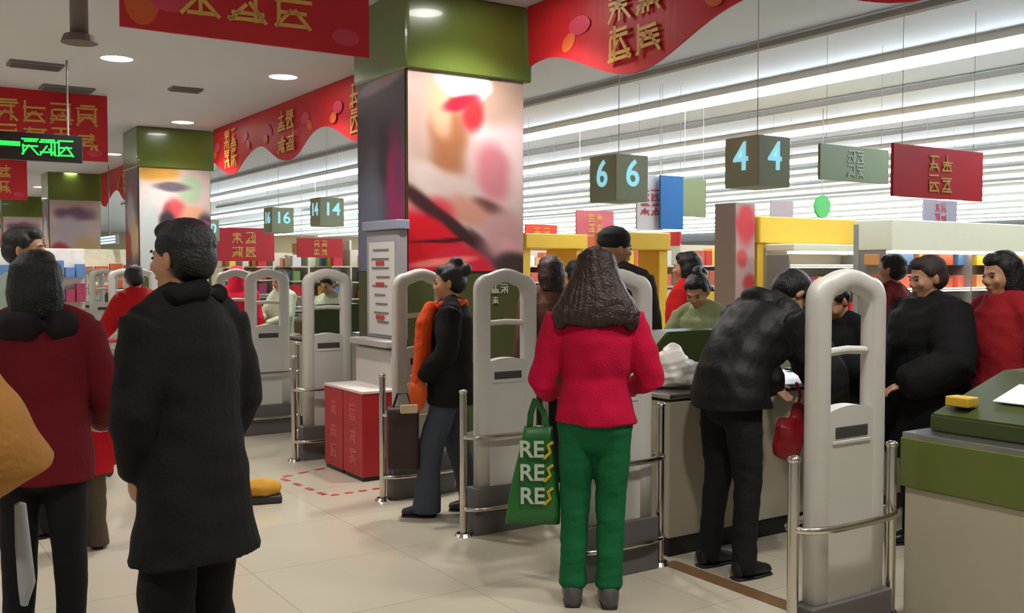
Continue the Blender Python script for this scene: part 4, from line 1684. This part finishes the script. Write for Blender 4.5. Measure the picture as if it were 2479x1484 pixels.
# yellow canopies
def canopy(px0, px1, py0, py1, d, label, facing='v', depth=1.0, mat=YEL, legs=True):
    c_ = PW((px0 + px1) / 2, (py0 + py1) / 2, d)
    per = ((VX * 2400 - ((px0 + px1) / 2 - CX) * VY) if facing == 'v' else (VY * 2400 + ((px0 + px1) / 2 - CX) * VX)) / d
    w = (px1 - px0) / per
    h = (py1 - py0) / 2400 * d
    t = thing('display_canopy', label, 'canopy', (c_.x, c_.y, 0), ANG if facing == 'v' else ANG - PI / 2)
    b_ = nb()
    box(b_, 0, depth / 2, c_.z, w, depth, h, bev=.03)
    obj('fascia', b_, mat, t)
    if legs:
        for s in (-1, 1):
            b_ = nb()
            box(b_, s * (w / 2 - .08), depth / 2, (c_.z - h / 2) / 2, .14, depth * .8, c_.z - h / 2, bev=.01)
            obj('post', b_, mat, t)
    return t, w, h, c_.z


canopy(1850, 2175, 530, 592, 14.2, 'wide yellow canopy over the lit white display at the right', depth=.5)
canopy(1502, 1626, 562, 605, 12.0, 'yellow shelf end frame beyond the woman in pink', depth=.5)
canopy(1275, 1425, 566, 602, 15.0, 'yellow fascia just right of the big poster column')


# display fridges
def fridge(px0, px1, d, ztop, label, canopy_h=.38, seed=1):
    c_ = PW((px0 + px1) / 2, 650, d)
    per = (VX * 2400 - ((px0 + px1) / 2 - CX) * VY) / d
    w = (px1 - px0) / per
    t = thing('display_fridge', label, 'display fridge', (c_.x, c_.y, 0), ANG)
    b_ = nb()
    box(b_, 0, .28, ztop - canopy_h / 2, w, .55, canopy_h, bev=.03)
    obj('canopy', b_, CREAM, t)
    b_ = nb()
    box(b_, 0, .52, ztop / 2, w, .08, ztop - .1)
    box(b_, 0, .28, .25, w, .55, .5, bev=.03)
    obj('cabinet', b_, M('cabinet_grey', (150, 148, 140), .5), t)
    for i in range(int(w / .9) + 1):
        b_ = nb()
        x_ = -w / 2 + .02 + i * (w - .04) / int(w / .9 + .001 or 1)
        box(b_, x_, .3, ztop / 2, .03, .42, ztop - .3)
        obj('divider', b_, METALG, t)
    b_ = nb()
    box(b_, 0, .08, ztop - canopy_h - .02, w - .06, .12, .03)
    obj('lamp', b_, GLOW, t)
    rnd_ = random.Random(seed)
    for k, z in enumerate((.55, .9, 1.25, 1.55)):
        if z > ztop - canopy_h - .2:
            continue
        b_ = nb()
        box(b_, 0, .3, z, w - .04, .42, .025)
        s_ = obj('shelf', b_, WHITE, t)
        b_ = nb()
        box(b_, 0, .1, z + .0, w - .06, .012, .045)
        obj('lit_edge', b_, GLOW, s_)
    return c_, w


f1 = fridge(2175, 2560, 13.0, 2.12, 'long cream display fridge with lit shelves behind the people at the right', seed=3)
f2_ = fridge(1925, 2110, 13.5, 1.85, 'lit white display fridge under the wide yellow canopy', canopy_h=.1, seed=4)

# ------------------------------------------------------------------ gondola shelves and goods
PAL = [(206, 40, 44), (232, 190, 60), (224, 220, 210), (196, 90, 60), (90, 130, 180), (214, 150, 90), (120, 150, 80), (230, 110, 90), (160, 60, 90), (240, 232, 200)]
PM = [M('pack_colour_%d' % i, c, .45, var=.2, vscale=9) for i, c in enumerate(PAL)]
bb = nb()
box(bb, 0, 0, .5, 1, 1, 1, bev=.04)
pack_me = []
for i, m_ in enumerate(PM):
    b_ = bb.copy()
    me = bpy.data.meshes.new('carton_pack')
    b_.to_mesh(me)
    b_.free()
    me.materials.append(m_)
    pack_me.append(me)
bb.free()
rnd = random.Random(77)
GG = 'packaged goods on the shelf ends'
npack = 0
ends = []
# each gondola end faces the checkouts; rows recede along a
cnames = ['red', 'yellow', 'white', 'rust coloured', 'blue', 'tan', 'green', 'coral', 'purple', 'cream']
spots = [(11.0, 12.8, 'beyond the yellow shelf end frame'), (11.0, 15.0, 'beyond the woman in pink'), (11.0, 10.6, 'behind the poster pillar'),
         (8.4, 17.9, 'just left of the information stand'), (8.4, 20.3, 'right of the small cyan signs'), (8.4, 22.7, 'beyond the deep blue till screen'),
         (8.4, 25.1, 'under the hanging red sign'), (8.4, 27.5, 'nearest the man in black')]
levels = {.5: 'bottom', .86: 'second', 1.22: 'third', 1.56: 'top'}
for i, (a, b, lab) in enumerate(spots):
    t = thing('store_shelving', 'tall shelving unit full of goods, ' + lab, 'shelving', G(a, b, 0), ANG, 'rows of store shelving')
    b_ = nb()
    box(b_, 3.3, 0, .98, 5.66, .06, 1.9)
    obj('back_panel', b_, M('shelf_cream', (206, 198, 176), .5), t)
    b_ = nb()
    box(b_, .45, 0, .98, .04, 1.0, 1.9)
    obj('end_panel', b_, M('shelf_cream', (206, 198, 176), .5), t)
    b_ = nb()
    box(b_, 3.1, 0, .06, 6.1, 1.0, .12)
    obj('base', b_, M('shelf_base', (110, 108, 104), .5), t)
    for z in (.14, .5, .86, 1.22, 1.56):
        b_ = nb()
        box(b_, .22, 0, z, .42, 1.0, .03)
        obj('end_shelf', b_, M('shelf_cream', (206, 198, 176)), t)
        b_ = nb()
        box(b_, 3.3, 0, z, 5.66, 1.0, .025)
        obj('shelf', b_, M('shelf_cream', (206, 198, 176)), t)
    b_ = nb()
    box(b_, .44, 0, 2.02, .05, 1.0, .22, bev=.01)
    obj('header', b_, PM[(i * 3) % 10], t)
    for z in (.5, .86, 1.22, 1.56):
        y = -.46
        while y < .42:
            w_ = rnd.uniform(.12, .22)
            h_ = rnd.uniform(.18, .3)
            if y + w_ > .48:
                break
            if z > .8:
                ci = rnd.randrange(10)
                o = bpy.data.objects.new('grocery_package', pack_me[ci])
                C.objects.link(o)
                o.location = G(a + .17, b + y + w_ / 2, z + .0155)
                o.rotation_euler = (0, 0, ANG)
                o.scale = (rnd.uniform(.12, .26), w_ * .92, h_)
                tag(o, cnames[ci] + ' package on the ' + levels[z] + ' end shelf ' + lab, 'package', GG)
                npack += 1
            y += w_ + .012
    # goods along the long sides: too many to count
    b_ = nb()
    for z in (.5, .86, 1.22, 1.56):
        x = .7
        while x < 5.9:
            w_ = rnd.uniform(.12, .3)
            hh = rnd.uniform(.16, .3)
            n0 = len(b_.faces)
            box(b_, x + w_ / 2, -.36, z + .014 + hh / 2, w_ * .9, .22, hh)
            mi = rnd.randrange(10)
            b_.faces.ensure_lookup_table()
            for f_ in b_.faces[n0:]:
                f_.material_index = mi
            x += w_
    o = obj('shelf_goods', b_, None, loc=G(a, b, 0), rotz=ANG)
    for m_ in PM:
        o.data.materials.append(m_)
    tag(o, 'mixed packets filling the long side of the shelving ' + lab, 'goods', kind='stuff')

# goods in the fridges: individual packages
for (c_, w), zs_, n in ((f1, (.9, 1.25, 1.55), 9), (f2_, (.9, 1.25), 7)):
    for z in zs_:
        for i in range(n):
            x = -w / 2 + .12 + (w - .24) * i / (n - 1)
            ci = rnd.randrange(10)
            o = bpy.data.objects.new('chilled_package', pack_me[ci])
            C.objects.link(o)
            q = Matrix.Rotation(ANG, 4, 'Z') @ Vector((x, .28, 0))
            o.location = (c_.x + q.x, c_.y + q.y, z + .0135)
            o.rotation_euler = (0, 0, ANG)
            o.scale = ((w - .24) / n * .8, .2, rnd.uniform(.12, .2))
            tag(o, cnames[ci] + ' package on the ' + {.9: 'lowest', 1.25: 'middle', 1.55: 'top'}[z] + ' lit shelf of the ' + ('long cream display fridge' if n == 9 else 'white display fridge'), 'package', 'packages in the display fridges')

# far left shop fronts: low shelving with goods beyond the checkouts
for i, (px, d, w, h, c) in enumerate(((290, 20, 2.2, 1.9, 9), (215, 26, 2.2, 1.9, 2), (95, 14, 1.1, 1.8, 2))):
    q = at(px, d)
    t = thing('display_rack', 'far display rack with mixed goods at the left, ' + ('nearest the man in black', 'in the middle', 'nearest the black haired woman')[i], 'rack', (q[0], q[1], 0), ANG)
    b_ = nb()
    box(b_, 0, 0, h / 2, w, .5, h, bev=.02)
    obj('rack_body', b_, PM[c], t)
    for z in (.9, 1.25, 1.6):
        b_ = nb()
        for k in range(8):
            hh = rnd.uniform(.12, .26)
            box(b_, -w / 2 + (k + .5) * w / 8, -.31, z - .2 + hh / 2, w / 8 * .85, .12, hh)
        obj('goods', b_, PM[rnd.randrange(10)], t)['kind'] = 'stuff'
